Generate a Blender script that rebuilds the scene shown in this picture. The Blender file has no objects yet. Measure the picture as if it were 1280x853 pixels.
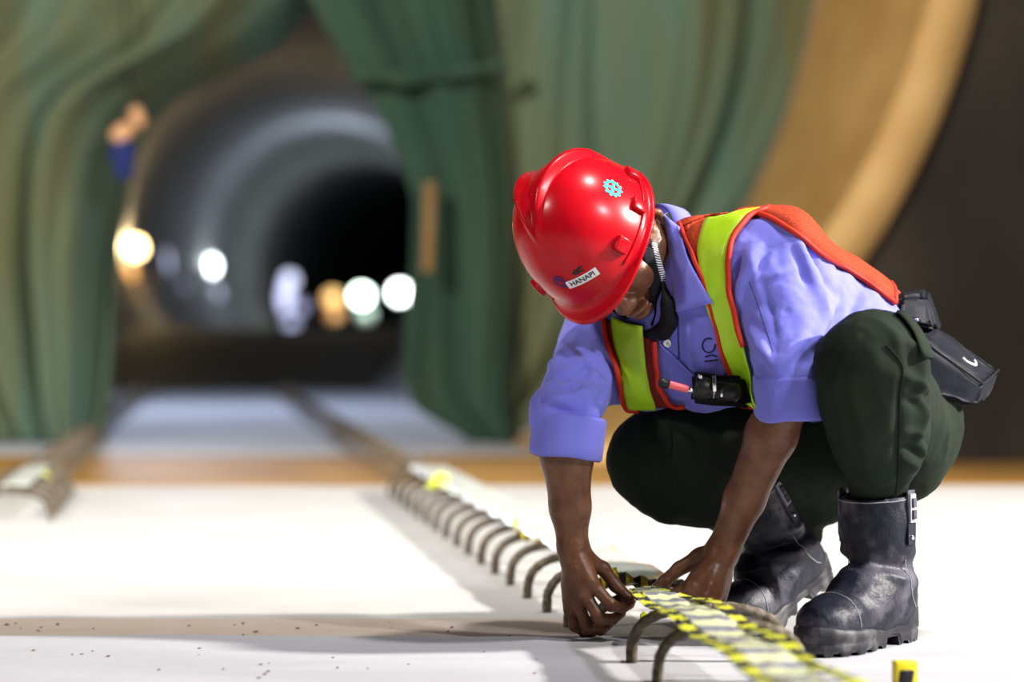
import bpy, bmesh, math, random
import numpy as np
from mathutils import Vector, Matrix, noise
from mathutils.bvhtree import BVHTree

random.seed(7)
rng = np.random.default_rng(7)
S = bpy.context.scene
C = S.collection

# ------------------------------------------------------------------ camera
CAM_H = 0.505
F_PX = 3000.0
cam_data = bpy.data.cameras.new('camera')
cam_data.sensor_width = 36.0
cam_data.lens = F_PX * 36.0 / 1280.0
cam_data.clip_end = 300
cam_data.dof.use_dof = True
cam_data.dof.focus_distance = 3.93
cam_data.dof.aperture_fstop = 1.9
cam_data.dof.aperture_blades = 0
cam = bpy.data.objects.new('camera', cam_data)
cam.location = (0, 0, CAM_H)
cam.rotation_euler = (math.pi / 2, 0, 0)
C.objects.link(cam)
S.camera = cam

# ------------------------------------------------------------------ world and hall floodlights
w = bpy.data.worlds.new('hall_air')
S.world = w
w.use_nodes = True
bg = w.node_tree.nodes['Background']
bg.inputs[0].default_value = (0.75, 0.80, 1.0, 1)
bg.inputs[1].default_value = 0.012

def lamp(name, kind, loc, target, power, color, radius=0.2, spot=1.2, blend=0.6):
    d = bpy.data.lights.new(name, kind)
    d.energy = power
    d.color = color
    d.shadow_soft_size = radius
    if kind == 'SPOT':
        d.spot_size = spot
        d.spot_blend = blend
    o = bpy.data.objects.new(name, d)
    o.location = loc
    if target is not None:
        o.rotation_euler = (Vector(target) - Vector(loc)).to_track_quat('-Z', 'Y').to_euler()
    C.objects.link(o)
    return o

lamp('floodlight_right', 'SPOT', (7.9, 3.05, 4.5), (0.0, 4.5, 0.2), 9000, (1.0, 0.96, 0.90), 0.22, 1.15, 0.5)
lamp('floodlight_high', 'SPOT', (2.6, 3.3, 8.0), (0.0, 4.9, 0.0), 1900, (1.0, 0.97, 0.93), 0.30, 1.2, 0.5)
lamp('floodlight_front', 'SPOT', (5.0, -0.6, 4.8), (0.2, 5.0, 0.3), 1400, (0.95, 0.97, 1.0), 0.25, 1.3, 0.6)
lamp('floodlight_left', 'SPOT', (-4.6, 1.2, 4.4), (0.4, 11.0, 2.6), 4300, (1.0, 0.95, 0.86), 0.3, 1.5, 0.6)

S.view_settings.view_transform = 'Standard'
S.view_settings.look = 'None'
S.view_settings.gamma = 1.0
S.view_settings.use_curve_mapping = False
S.view_settings.exposure = 0.0

# ------------------------------------------------------------------ helpers
def P(px, py, d):
    return Vector(((px - 640.0) / F_PX * d, d, CAM_H - (py - 426.5) / F_PX * d))

def V3(a):
    return np.array(a, dtype=float)

def link(o, parent=None):
    C.objects.link(o)
    if parent is not None:
        o.parent = parent
        o.matrix_parent_inverse = Matrix.Translation(-parent.location)   # children keep world coordinates
    return o

def tag(o, label=None, cat=None, group=None, kind=None):
    if label: o['label'] = label
    if cat: o['category'] = cat
    if group: o['group'] = group
    if kind: o['kind'] = kind
    return o

def mesh_obj(name, verts, faces, mat, parent=None, smooth=True):
    me = bpy.data.meshes.new(name)
    me.from_pydata([tuple(v) for v in verts], [], [tuple(f) for f in faces])
    me.update()
    if mat is not None:
        me.materials.append(mat)
    if smooth:
        me.polygons.foreach_set('use_smooth', [True] * len(me.polygons))
    o = bpy.data.objects.new(name, me)
    return link(o, parent)

def empty(name, loc, parent=None):
    o = bpy.data.objects.new(name, None)
    o.location = loc
    o.empty_display_size = 0.1
    C.objects.link(o)
    if parent is not None: o.parent = parent
    return o

def frame_from(t, up=(0, 0, 1)):
    t = Vector(t).normalized()
    up = Vector(up)
    if abs(t.dot(up.normalized())) > 0.98:
        up = Vector((1, 0, 0))
    s = t.cross(up).normalized()
    n = s.cross(t).normalized()
    return t, s, n

def tube(pts, rad, seg=8, caps=True, base=0):
    """verts, faces of a tube through pts; rad number or list"""
    pts = [Vector(p) for p in pts]
    n = len(pts)
    vs, fs = [], []
    prev = None
    for i, p in enumerate(pts):
        t = (pts[min(i + 1, n - 1)] - pts[max(i - 1, 0)]).normalized()
        if prev is None:
            _, s, nn = frame_from(t)
        else:
            nn = (prev - t * prev.dot(t)).normalized()
            s = t.cross(nn).normalized()
        prev = nn
        r = rad[i] if hasattr(rad, '__len__') else rad
        for k in range(seg):
            a = 2 * math.pi * k / seg
            vs.append(p + s * (math.cos(a) * r) + nn * (math.sin(a) * r))
    for i in range(n - 1):
        for k in range(seg):
            a, b = i * seg + k, i * seg + (k + 1) % seg
            fs.append((base + a, base + b, base + b + seg, base + a + seg))
    if caps:
        fs.append(tuple(base + k for k in reversed(range(seg))))
        fs.append(tuple(base + (n - 1) * seg + k for k in range(seg)))
    return vs, fs

def box_verts(c, ax, ay, az):
    c, ax, ay, az = Vector(c), Vector(ax), Vector(ay), Vector(az)
    vs = [c + ax * i + ay * j + az * k for i in (-1, 1) for j in (-1, 1) for k in (-1, 1)]
    fs = [(0, 1, 3, 2), (4, 6, 7, 5), (0, 4, 5, 1), (2, 3, 7, 6), (0, 2, 6, 4), (1, 5, 7, 3)]
    return vs, fs

def bevel_box(name, c, ax, ay, az, bev, mat, parent=None, seg=2):
    vs, fs = box_verts(c, ax, ay, az)
    bm = bmesh.new()
    bv = [bm.verts.new(v) for v in vs]
    for f in fs: bm.faces.new([bv[i] for i in f])
    bmesh.ops.recalc_face_normals(bm, faces=bm.faces)
    bmesh.ops.bevel(bm, geom=list(bm.edges), offset=bev, segments=seg, affect='EDGES', profile=0.5)
    me = bpy.data.meshes.new(name)
    bm.to_mesh(me); bm.free()
    me.materials.append(mat)
    me.polygons.foreach_set('use_smooth', [True] * len(me.polygons))
    o = bpy.data.objects.new(name, me)
    return link(o, parent)

def merge(*vf):
    vs, fs = [], []
    for v, f in vf:
        b = len(vs)
        vs += list(v)
        fs += [tuple(i + b for i in q) for q in f]
    return vs, fs

def catmull(pts, n):
    pts = [np.array(p, float) for p in pts]
    m = len(pts)
    out = []
    for i in range(n):
        u = i / (n - 1) * (m - 1)
        k = min(int(u), m - 2)
        t = u - k
        p1, p2 = pts[k], pts[k + 1]
        p0 = pts[k - 1] if k > 0 else 2 * p1 - p2
        p3 = pts[k + 2] if k + 2 < m else 2 * p2 - p1
        out.append(0.5 * ((2 * p1) + (-p0 + p2) * t + (2 * p0 - 5 * p1 + 4 * p2 - p3) * t * t + (-p0 + 3 * p1 - 3 * p2 + p3) * t ** 3))
    return out

# ------------------------------------------------------------------ signed distance modelling
class Field:
    def __init__(self, lo, hi, h):
        self.lo = np.array(lo, float); self.h = h
        self.n = np.ceil((np.array(hi, float) - self.lo) / h).astype(int) + 1
        self.v = np.full(self.n, 0.06, dtype=np.float32)
    def region(self, a, b):
        i0 = np.clip(np.floor((a - self.lo) / self.h).astype(int), 0, self.n - 1)
        i1 = np.clip(np.ceil((b - self.lo) / self.h).astype(int) + 1, 1, self.n)
        ax = [self.lo[k] + self.h * np.arange(i0[k], i1[k]) for k in range(3)]
        X, Y, Z = np.meshgrid(*ax, indexing='ij')
        return tuple(slice(i0[k], i1[k]) for k in range(3)), np.stack([X, Y, Z], -1)
    def _smin(self, sl, d, k):
        o = self.v[sl]
        hh = np.maximum(k - np.abs(o - d), 0.0) / max(k, 1e-6)
        self.v[sl] = np.minimum(o, d) - hh * hh * k * 0.25
    def _smax(self, sl, d, k):
        o = self.v[sl]
        hh = np.maximum(k - np.abs(o - d), 0.0) / max(k, 1e-6)
        self.v[sl] = np.maximum(o, d) + hh * hh * k * 0.25
    def cone(self, a, b, ra, rb, k=0.02, flat=None, cut=None, sub=False):
        a = np.array(a, float); b = np.array(b, float)
        m = max(ra, rb) * (1.0 if flat is None else max(1.0, flat[1])) + k + 2 * self.h + 0.008
        sl, p = self.region(np.minimum(a, b) - m, np.maximum(a, b) + m)
        if p.size == 0: return
        ba = b - a
        t = np.clip(((p - a) @ ba) / max(ba @ ba, 1e-9), 0, 1)
        q = p - a - t[..., None] * ba
        if flat is not None:
            nn = np.array(flat[0], float); nn /= np.linalg.norm(nn)
            q = q + nn * ((q @ nn) * (1.0 / flat[1] - 1.0))[..., None]
        d = np.sqrt((q * q).sum(-1)) - (ra + (rb - ra) * t)
        if cut is not None:
            cn = np.array(cut[1], float); cn /= np.linalg.norm(cn)
            d = np.maximum(d, (p - np.array(cut[0], float)) @ cn)
        if sub: self._smax(sl, -d, k)
        else: self._smin(sl, d, k)
    def ell(self, c, axes, r, k=0.02, sub=False):
        c = np.array(c, float); M = np.array(axes, float); r = np.array(r, float)
        m = r.max() + k + 2 * self.h + 0.008
        sl, p = self.region(c - m, c + m)
        if p.size == 0: return
        q = (p - c) @ M.T
        k0 = np.sqrt(((q / r) ** 2).sum(-1)); k1 = np.sqrt(((q / (r * r)) ** 2).sum(-1))
        d = np.where(k1 > 1e-6, k0 * (k0 - 1.0) / np.maximum(k1, 1e-6), -r.min())
        if sub: self._smax(sl, -d, k)
        else: self._smin(sl, d, k)
    def chain(self, pts, rads, k=0.01, flat=None):
        for i in range(len(pts) - 1):
            self.cone(pts[i], pts[i + 1], rads[i], rads[i + 1], k, flat)
    def plane_cut(self, c, n, k=0.003):
        n = np.array(n, float); n /= np.linalg.norm(n)
        hi = self.lo + self.h * (self.n - 1)
        sl, p = self.region(self.lo, hi)
        self._smax(sl, (p - np.array(c, float)) @ n, k)
    def mesh(self, smooth=2):
        v = self.v; h = self.h
        s = v < 0
        nx, ny, nz = v.shape
        cnt = np.zeros((nx - 1, ny - 1, nz - 1), np.int8)
        for i in (0, 1):
            for j in (0, 1):
                for k in (0, 1):
                    cnt += s[i:nx - 1 + i, j:ny - 1 + j, k:nz - 1 + k]
        act = (cnt > 0) & (cnt < 8)
        I = np.argwhere(act)
        idx = np.full(act.shape, -1, np.int64)
        idx[act] = np.arange(len(I))
        acc = np.zeros((len(I), 3)); num = np.zeros(len(I))
        cor = [(i, j, k) for i in (0, 1) for j in (0, 1) for k in (0, 1)]
        for a in cor:
            for ax in range(3):
                if a[ax] == 1: continue
                b = list(a); b[ax] = 1
                va = v[I[:, 0] + a[0], I[:, 1] + a[1], I[:, 2] + a[2]].astype(float)
                vb = v[I[:, 0] + b[0], I[:, 1] + b[1], I[:, 2] + b[2]].astype(float)
                m = (va < 0) != (vb < 0)
                t = np.where(m, va / np.where(m, va - vb, 1), 0)
                pt = np.tile(np.array(a, float), (len(I), 1)); pt[:, ax] += t
                acc += pt * m[:, None]; num += m
        verts = self.lo + (I + acc / num[:, None]) * h
        quads = []
        for ax in range(3):
            sl0 = [slice(None)] * 3; sl1 = [slice(None)] * 3
            sl0[ax] = slice(0, -1); sl1[ax] = slice(1, None)
            d = s[tuple(sl0)] != s[tuple(sl1)]
            E = np.argwhere(d)
            o1, o2 = [(1, 2), (2, 0), (0, 1)][ax]
            ok = (E[:, o1] > 0) & (E[:, o2] > 0) & (E[:, o1] < v.shape[o1] - 1) & (E[:, o2] < v.shape[o2] - 1)
            E = E[ok]
            def cell(du, dv):
                q = E.copy(); q[:, o1] -= du; q[:, o2] -= dv
                return idx[q[:, 0], q[:, 1], q[:, 2]]
            q = np.stack([cell(1, 1), cell(0, 1), cell(0, 0), cell(1, 0)], 1)
            inside = s[E[:, 0], E[:, 1], E[:, 2]]
            q[~inside] = q[~inside][:, ::-1]
            quads.append(q)
        quads = np.concatenate(quads)
        quads = quads[(quads >= 0).all(1)]
        for _ in range(smooth):
            verts = laplace(verts, quads, 0.5)
        return verts, quads

def laplace(verts, quads, lam):
    acc = np.zeros_like(verts); num = np.zeros(len(verts))
    for a, b in ((0, 1), (1, 2), (2, 3), (3, 0)):
        np.add.at(acc, quads[:, a], verts[quads[:, b]]); np.add.at(num, quads[:, a], 1)
        np.add.at(acc, quads[:, b], verts[quads[:, a]]); np.add.at(num, quads[:, b], 1)
    num = np.maximum(num, 1)
    return verts + lam * (acc / num[:, None] - verts)

def vnormals(verts, quads):
    n = np.cross(verts[quads[:, 2]] - verts[quads[:, 0]], verts[quads[:, 3]] - verts[quads[:, 1]])
    acc = np.zeros_like(verts)
    for a in range(4): np.add.at(acc, quads[:, a], n)
    return acc / np.maximum(np.linalg.norm(acc, axis=1), 1e-12)[:, None]

def np_mesh(name, verts, quads, mat, parent=None):
    me = bpy.data.meshes.new(name)
    me.vertices.add(len(verts)); me.vertices.foreach_set('co', np.asarray(verts, np.float32).ravel())
    me.loops.add(len(quads) * 4); me.loops.foreach_set('vertex_index', np.asarray(quads, np.int32).ravel())
    me.polygons.add(len(quads))
    me.polygons.foreach_set('loop_start', np.arange(0, len(quads) * 4, 4, dtype=np.int32))
    me.polygons.foreach_set('loop_total', np.full(len(quads), 4, np.int32))
    me.polygons.foreach_set('use_smooth', np.ones(len(quads), bool))
    me.update(calc_edges=True)
    me.materials.append(mat)
    o = bpy.data.objects.new(name, me)
    return link(o, parent)

def seg_dist(p, a, b):
    a = np.array(a, float); b = np.array(b, float); ba = b - a
    t = np.clip(((p - a) @ ba) / max(ba @ ba, 1e-9), 0, 1)
    q = p - a - t[:, None] * ba
    return np.sqrt((q * q).sum(1)), t

def fold(verts, nrm, pts, amp, wid):
    """raise (amp > 0) or sink a crease along a polyline; thins towards its ends"""
    m = len(pts) - 1
    best = np.full(len(verts), 9.0); tt = np.zeros(len(verts))
    for i in range(m):
        d, t = seg_dist(verts, pts[i], pts[i + 1])
        u = (i + t) / m
        c = d < best
        best = np.where(c, d, best); tt = np.where(c, u, tt)
    f = np.exp(-(best / wid) ** 2) * np.sin(np.pi * np.clip(0.06 + tt * 0.88, 0, 1)) ** 0.6
    return verts + nrm * (amp * f)[:, None]

def vnoise(verts, scale, seed=0.0, octs=2):
    out = np.empty(len(verts))
    for i, p in enumerate(verts):
        q = Vector((p[0] * scale + seed, p[1] * scale - seed, p[2] * scale + 2 * seed))
        out[i] = noise.fractal(q, 1.0, 2.0, octs)
    return out

# ------------------------------------------------------------------ materials
def mat(name, col, rough=0.6, spec=0.5, var=None, vscale=20.0, vdetail=4.0, bump=0.0, bscale=60.0, metal=0.0,
        coat=0.0, sheen=0.0, vrange=(0.35, 0.65), stretch=(1, 1, 1), trans=0.0, coat_rough=0.1, sss=0.0):
    m = bpy.data.materials.new(name)
    m.use_nodes = True
    nt = m.node_tree; N = nt.nodes; L = nt.links
    b = N['Principled BSDF']
    b.inputs['Base Color'].default_value = (*col, 1)
    b.inputs['Roughness'].default_value = rough
    b.inputs['Specular IOR Level'].default_value = spec
    b.inputs['Metallic'].default_value = metal
    b.inputs['Coat Weight'].default_value = coat
    b.inputs['Coat Roughness'].default_value = coat_rough
    b.inputs['Sheen Weight'].default_value = sheen
    if sss:
        b.inputs['Subsurface Weight'].default_value = sss
        b.inputs['Subsurface Radius'].default_value = (0.012, 0.005, 0.003)
    co = None
    if var is not None or bump:
        tc = N.new('ShaderNodeTexCoord'); mp = N.new('ShaderNodeMapping')
        mp.inputs['Scale'].default_value = stretch
        L.new(tc.outputs['Object'], mp.inputs['Vector']); co = mp.outputs[0]
    if var is not None:
        nz = N.new('ShaderNodeTexNoise'); nz.inputs['Scale'].default_value = vscale; nz.inputs['Detail'].default_value = vdetail
        L.new(co, nz.inputs['Vector'])
        cr = N.new('ShaderNodeMapRange'); cr.inputs[1].default_value = vrange[0]; cr.inputs[2].default_value = vrange[1]
        L.new(nz.outputs['Fac'], cr.inputs[0])
        mx = N.new('ShaderNodeMix'); mx.data_type = 'RGBA'
        mx.inputs[6].default_value = (*col, 1); mx.inputs[7].default_value = (*var, 1)
        L.new(cr.outputs[0], mx.inputs[0]); L.new(mx.outputs[2], b.inputs['Base Color'])
    if bump:
        n2 = N.new('ShaderNodeTexNoise'); n2.inputs['Scale'].default_value = bscale; n2.inputs['Detail'].default_value = 4
        L.new(co, n2.inputs['Vector'])
        bp = N.new('ShaderNodeBump'); bp.inputs['Strength'].default_value = bump; bp.inputs['Distance'].default_value = min(0.01, 0.25 / bscale)
        L.new(n2.outputs['Fac'], bp.inputs['Height']); L.new(bp.outputs[0], b.inputs['Normal'])
    if trans:
        tr = N.new('ShaderNodeBsdfTranslucent'); ms = N.new('ShaderNodeMixShader')
        ms.inputs[0].default_value = trans
        src = b.inputs['Base Color'].links[0].from_socket if b.inputs['Base Color'].links else None
        if src: L.new(src, tr.inputs[0])
        else: tr.inputs[0].default_value = (*col, 1)
        L.new(b.outputs[0], ms.inputs[1]); L.new(tr.outputs[0], ms.inputs[2])
        L.new(ms.outputs[0], N['Material Output'].inputs[0])
    return m

def emit(name, col, strength):
    m = bpy.data.materials.new(name); m.use_nodes = True
    b = m.node_tree.nodes['Principled BSDF']
    b.inputs['Base Color'].default_value = (*col, 1)
    b.inputs['Emission Color'].default_value = (*col, 1)
    b.inputs['Emission Strength'].default_value = strength
    return m

def stripes(name, c1, c2, period, duty=0.5, rough=0.3, axis=1, coord='UV', coat=0.0):
    m = bpy.data.materials.new(name); m.use_nodes = True
    nt = m.node_tree; N = nt.nodes; L = nt.links; b = N['Principled BSDF']
    b.inputs['Roughness'].default_value = rough; b.inputs['Coat Weight'].default_value = coat
    tc = N.new('ShaderNodeTexCoord'); sp = N.new('ShaderNodeSeparateXYZ')
    L.new(tc.outputs[coord], sp.inputs[0])
    dv = N.new('ShaderNodeMath'); dv.operation = 'DIVIDE'; dv.inputs[1].default_value = period
    L.new(sp.outputs[axis], dv.inputs[0])
    fr = N.new('ShaderNodeMath'); fr.operation = 'FRACT'; L.new(dv.outputs[0], fr.inputs[0])
    gt = N.new('ShaderNodeMath'); gt.operation = 'GREATER_THAN'; gt.inputs[1].default_value = duty; L.new(fr.outputs[0], gt.inputs[0])
    mx = N.new('ShaderNodeMix'); mx.data_type = 'RGBA'
    mx.inputs[6].default_value = (*c1, 1); mx.inputs[7].default_value = (*c2, 1)
    L.new(gt.outputs[0], mx.inputs[0]); L.new(mx.outputs[2], b.inputs['Base Color'])
    return m

M = {}
M['floor'] = mat('white_concrete', (0.46, 0.455, 0.45), 0.75, 0.3, var=(0.41, 0.40, 0.395), vscale=2.2, bump=0.25, bscale=45)
M['floor_near'] = mat('pale_concrete', (0.43, 0.425, 0.455), 0.7, 0.3, var=(0.37, 0.365, 0.39), vscale=2.8, bump=0.3, bscale=50, stretch=(0.6, 1.6, 1))
M['shadow_band'] = mat('shadow_band_brown', (0.44, 0.355, 0.295), 0.85, 0.2, var=(0.46, 0.39, 0.34), vscale=14, bump=0.5, bscale=80)  # brown tint stands for the worker's shadow band, painted into the colour
M['ochre'] = mat('ochre_coating', (0.32, 0.17, 0.035), 0.6, 0.3, var=(0.22, 0.11, 0.025), vscale=2.6, bump=0.3, bscale=20)
M['ochre_ring'] = mat('ochre_steel_ring', (0.56, 0.35, 0.13), 0.55, 0.3, var=(0.42, 0.24, 0.075), vscale=2.0, bump=0.2, bscale=9, stretch=(1, 0.5, 1))
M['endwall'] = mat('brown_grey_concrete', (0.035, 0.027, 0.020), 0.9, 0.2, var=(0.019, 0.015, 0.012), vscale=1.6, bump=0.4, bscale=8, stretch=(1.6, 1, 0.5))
M['segment'] = mat('grey_segment_concrete', (0.30, 0.31, 0.33), 0.75, 0.3, var=(0.22, 0.22, 0.23), vscale=1.2, bump=0.2, bscale=12)
M['tunnel_floor'] = mat('bluish_track_slab', (0.50, 0.52, 0.57), 0.7, 0.3, var=(0.45, 0.47, 0.52), vscale=1.5, bump=0.2, bscale=20)
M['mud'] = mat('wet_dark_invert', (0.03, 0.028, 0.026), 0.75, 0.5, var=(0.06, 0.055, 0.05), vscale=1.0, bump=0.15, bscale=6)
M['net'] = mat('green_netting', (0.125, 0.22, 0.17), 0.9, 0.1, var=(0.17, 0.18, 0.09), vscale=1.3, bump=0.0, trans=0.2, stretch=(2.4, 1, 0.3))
M['net_shade'] = mat('shaded_green_netting', (0.04, 0.085, 0.06), 0.9, 0.1, var=(0.06, 0.105, 0.07), vscale=1.4, trans=0.15, stretch=(1, 1, 0.5))  # darker for the doubled layer, with fold shade put into the colour
M['rebar'] = mat('rusted_rebar', (0.07, 0.053, 0.034), 0.8, 0.3, var=(0.18, 0.15, 0.115), vscale=70, bump=0.7, bscale=180, metal=0.1, vrange=(0.45, 0.7))
M['rebar_far'] = M['rebar']
M['wood'] = mat('raw_timber', (0.26, 0.15, 0.055), 0.7, 0.3, var=(0.19, 0.105, 0.035), vscale=12, stretch=(4, 4, 0.4))
M['black'] = mat('black_plastic', (0.009, 0.009, 0.011), 0.45, 0.35)
M['black_cloth'] = mat('black_cloth', (0.008, 0.008, 0.010), 0.9, 0.2)
M['silver'] = mat('silver_metal', (0.75, 0.76, 0.8), 0.2, 0.5, metal=1.0)
# ================================================================== the place
def sheet(name, x0, x1, y0, y1, z, m, nx=2, ny=2, thick=0.06, edge=None):
    vs, fs = [], []
    for j in range(ny):
        for i in range(nx):
            x = x0 + (x1 - x0) * i / (nx - 1); y = y0 + (y1 - y0) * j / (ny - 1)
            if edge is not None and j == ny - 1: y += edge(x)
            vs.append((x, y, z))
    b = len(vs)
    vs += [(v[0], v[1], v[2] - thick) for v in vs[:b]]
    for j in range(ny - 1):
        for i in range(nx - 1):
            a = j * nx + i
            fs.append((a, a + 1, a + 1 + nx, a + nx)); fs.append((b + a, b + a + nx, b + a + 1 + nx, b + a + 1))
    per = [i for i in range(nx)] + [j * nx + nx - 1 for j in range(1, ny)] + [(ny - 1) * nx + i for i in range(nx - 2, -1, -1)] + [j * nx for j in range(ny - 2, 0, -1)]
    for k in range(len(per)):
        p, q = per[k], per[(k + 1) % len(per)]
        fs.append((p, b + p, b + q, q))
    return mesh_obj(name, vs, fs, m, smooth=False)

PORTAL_Y, NET_Y, R = 9.9, 12.0, 3.0
CZ = CAM_H + 2.12
def cx(y):
    t = y - PORTAL_Y
    return -1.215 - 0.13 * t + 0.00137 * t * t

STEP_Y = 3.985
fl = sheet('floor', -9, 9, STEP_Y - 0.5, 8.35, 0.0, M['floor'])
tag(fl, 'overexposed white concrete station floor behind the squatting worker', kind='structure')
nr = sheet('floor_front', -9, 9, -3, STEP_Y, 0.014, M['floor_near'], nx=90, ny=2, thick=0.03,
           edge=lambda x: 0.05 * (0.5 - x) * 0.35 + 0.010 * math.sin(x * 9) + 0.006 * math.sin(x * 31 + 1))
tag(nr, 'pale raised concrete topping in the foreground with a ragged edge', kind='structure')
sc = sheet('floor_strip', -9, 0.16, STEP_Y - 0.05, 4.345, 0.002, M['shadow_band'], nx=60, ny=2, thick=0.01,  # thin added sheet, tinted like his cast shadow on the floor
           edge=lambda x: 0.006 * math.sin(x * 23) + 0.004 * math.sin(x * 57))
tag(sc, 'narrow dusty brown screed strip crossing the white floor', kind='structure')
kb = sheet('floor_sill', -9, 9, 8.35, 10.5, 0.006, M['ochre'], nx=80, ny=2, thick=0.05)
tag(kb, 'ochre coated sill strip in front of the tunnel mouth', kind='structure')

# crumbs and hairline cracks on the topping
speck_m = mat('dark_grit', (0.12, 0.09, 0.07), 0.9, 0.2)
def grit(name, x, y, z, s, seed):
    r = random.Random(seed)
    vs = [(x + s * a * r.uniform(0.6, 1.5), y + s * b * r.uniform(0.6, 1.3), z + s * c * r.uniform(0.3, 0.8)) for a, b, c in
          ((1, 0, 0.3), (-1, 0, 0.3), (0, 1, 0.3), (0, -1, 0.3), (0.2, 0.1, 1), (0, 0, -0.1))]
    return vs, [(0, 2, 4), (2, 1, 4), (1, 3, 4), (3, 0, 4), (2, 0, 5), (1, 2, 5), (3, 1, 5), (0, 3, 5)]
parts_ = []
for k in range(46):
    py = random.choice([random.uniform(778, 800), random.uniform(810, 850)])
    px = random.uniform(0, 700)
    z = 0.003 if py < 803 else 0.0145
    d = (CAM_H - z) * F_PX / (py - 426.5)
    p = P(px, py, d)
    parts_.append(grit('g', p.x, p.y, z, random.uniform(0.0015, 0.005), k))
v, f = merge(*parts_)
g = mesh_obj('floor_grit', v, f, speck_m, smooth=False)
tag(g, 'scattered dark grit on the brown strip and pale topping', 'grit', kind='stuff')

# end wall with the round opening, and the ochre sleeve behind it
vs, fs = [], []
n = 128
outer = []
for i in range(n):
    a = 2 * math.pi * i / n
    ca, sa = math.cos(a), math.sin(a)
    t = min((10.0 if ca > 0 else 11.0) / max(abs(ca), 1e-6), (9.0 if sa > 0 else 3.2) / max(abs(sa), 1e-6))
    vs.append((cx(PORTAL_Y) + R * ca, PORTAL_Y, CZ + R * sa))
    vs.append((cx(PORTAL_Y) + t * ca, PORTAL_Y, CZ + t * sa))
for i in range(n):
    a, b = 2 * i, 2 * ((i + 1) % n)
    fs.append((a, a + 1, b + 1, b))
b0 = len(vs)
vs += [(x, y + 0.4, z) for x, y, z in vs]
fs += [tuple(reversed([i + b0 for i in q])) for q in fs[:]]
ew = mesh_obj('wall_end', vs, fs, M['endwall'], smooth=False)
tag(ew, 'dark brown concrete end wall around the round tunnel mouth', kind='structure')

def ring_mesh(y0, y1, r0, r1, seg=96, lip=0.0):
    prof = [(y0, r0 + lip), (y0 + 0.03, r0), (y1 - 0.03, r0), (y1, r0 + lip), (y1, r1), (y0, r1)]
    vs, fs = [], []
    for i in range(seg):
        a = 2 * math.pi * i / seg
        for (y, r) in prof:
            vs.append((cx(y) + r * math.cos(a), y, CZ + r * math.sin(a)))
    m_ = len(prof)
    for i in range(seg):
        for k in range(m_):
            a, b = i * m_ + k, i * m_ + (k + 1) % m_
            c, d = ((i + 1) % seg) * m_ + (k + 1) % m_, ((i + 1) % seg) * m_ + k
            fs.append((a, b, c, d))
    return vs, fs
v, f = ring_mesh(PORTAL_Y - 0.06, NET_Y + 0.1, R, R + 0.2, 160)
rg = mesh_obj('wall_sleeve', v, f, M['ochre_ring'])
tag(rg, 'ochre steel sleeve lining the round tunnel mouth', kind='structure')

tun = empty('wall_tunnel', (cx(NET_Y), NET_Y, 0))
tag(tun, 'curving grey concrete tunnel lining beyond the green nets', kind='structure')
y = NET_Y + 0.12
k = 0
while y < 112:
    st = 1.5 if y < 60 else 3.0
    v, f = ring_mesh(y, y + st - 0.015, R + 0.004 * (k % 2), R + 0.25, 72, lip=0.03)
    mesh_obj('lining_ring', v, f, M['segment'], tun)
    y += st; k += 1
tf = []
def strip_floor(name, ya, yb, wl, z, m, label, rise=None):
    vs, fs = [], []
    nn = 60
    z0 = z
    for i in range(nn):
        yy = ya + (yb - ya) * i / (nn - 1)
        z = z0 if rise is None else rise(yy)
        vs += [(cx(yy) - wl, yy, z), (cx(yy) + wl, yy, z), (cx(yy) + wl, yy, z - 0.3), (cx(yy) - wl, yy, z - 0.3)]
    for i in range(nn - 1):
        for q in range(4):
            a, b = i * 4 + q, i * 4 + (q + 1) % 4
            fs.append((a, b, b + 4, a + 4))
    fs += [(0, 3, 2, 1), ((nn - 1) * 4, (nn - 1) * 4 + 1, (nn - 1) * 4 + 2, (nn - 1) * 4 + 3)]
    o = mesh_obj(name, vs, fs, m, smooth=False)
    tag(o, label, kind='structure')
strip_floor('floor_tunnel', 10.5, 24.0, 1.55, 0.0, M['tunnel_floor'], 'bluish lit track slab just inside the tunnel')
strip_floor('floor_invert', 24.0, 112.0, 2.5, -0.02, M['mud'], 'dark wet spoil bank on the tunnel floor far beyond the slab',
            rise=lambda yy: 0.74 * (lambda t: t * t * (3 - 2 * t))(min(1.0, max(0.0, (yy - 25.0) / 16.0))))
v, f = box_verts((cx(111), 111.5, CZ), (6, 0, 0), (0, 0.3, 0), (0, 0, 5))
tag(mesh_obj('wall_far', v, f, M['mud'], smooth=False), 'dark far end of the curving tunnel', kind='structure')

# ------------------------------------------------------------------ green nets hung across the tunnel mouth
def interp(tab, y):
    for i in range(len(tab) - 1):
        if tab[i][1] <= y <= tab[i + 1][1]:
            t = (y - tab[i][1]) / (tab[i + 1][1] - tab[i][1])
            t2 = t
            return tab[i][0] + (tab[i + 1][0] - tab[i][0]) * t2
    return tab[0][0] if y < tab[0][1] else tab[-1][0]

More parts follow.
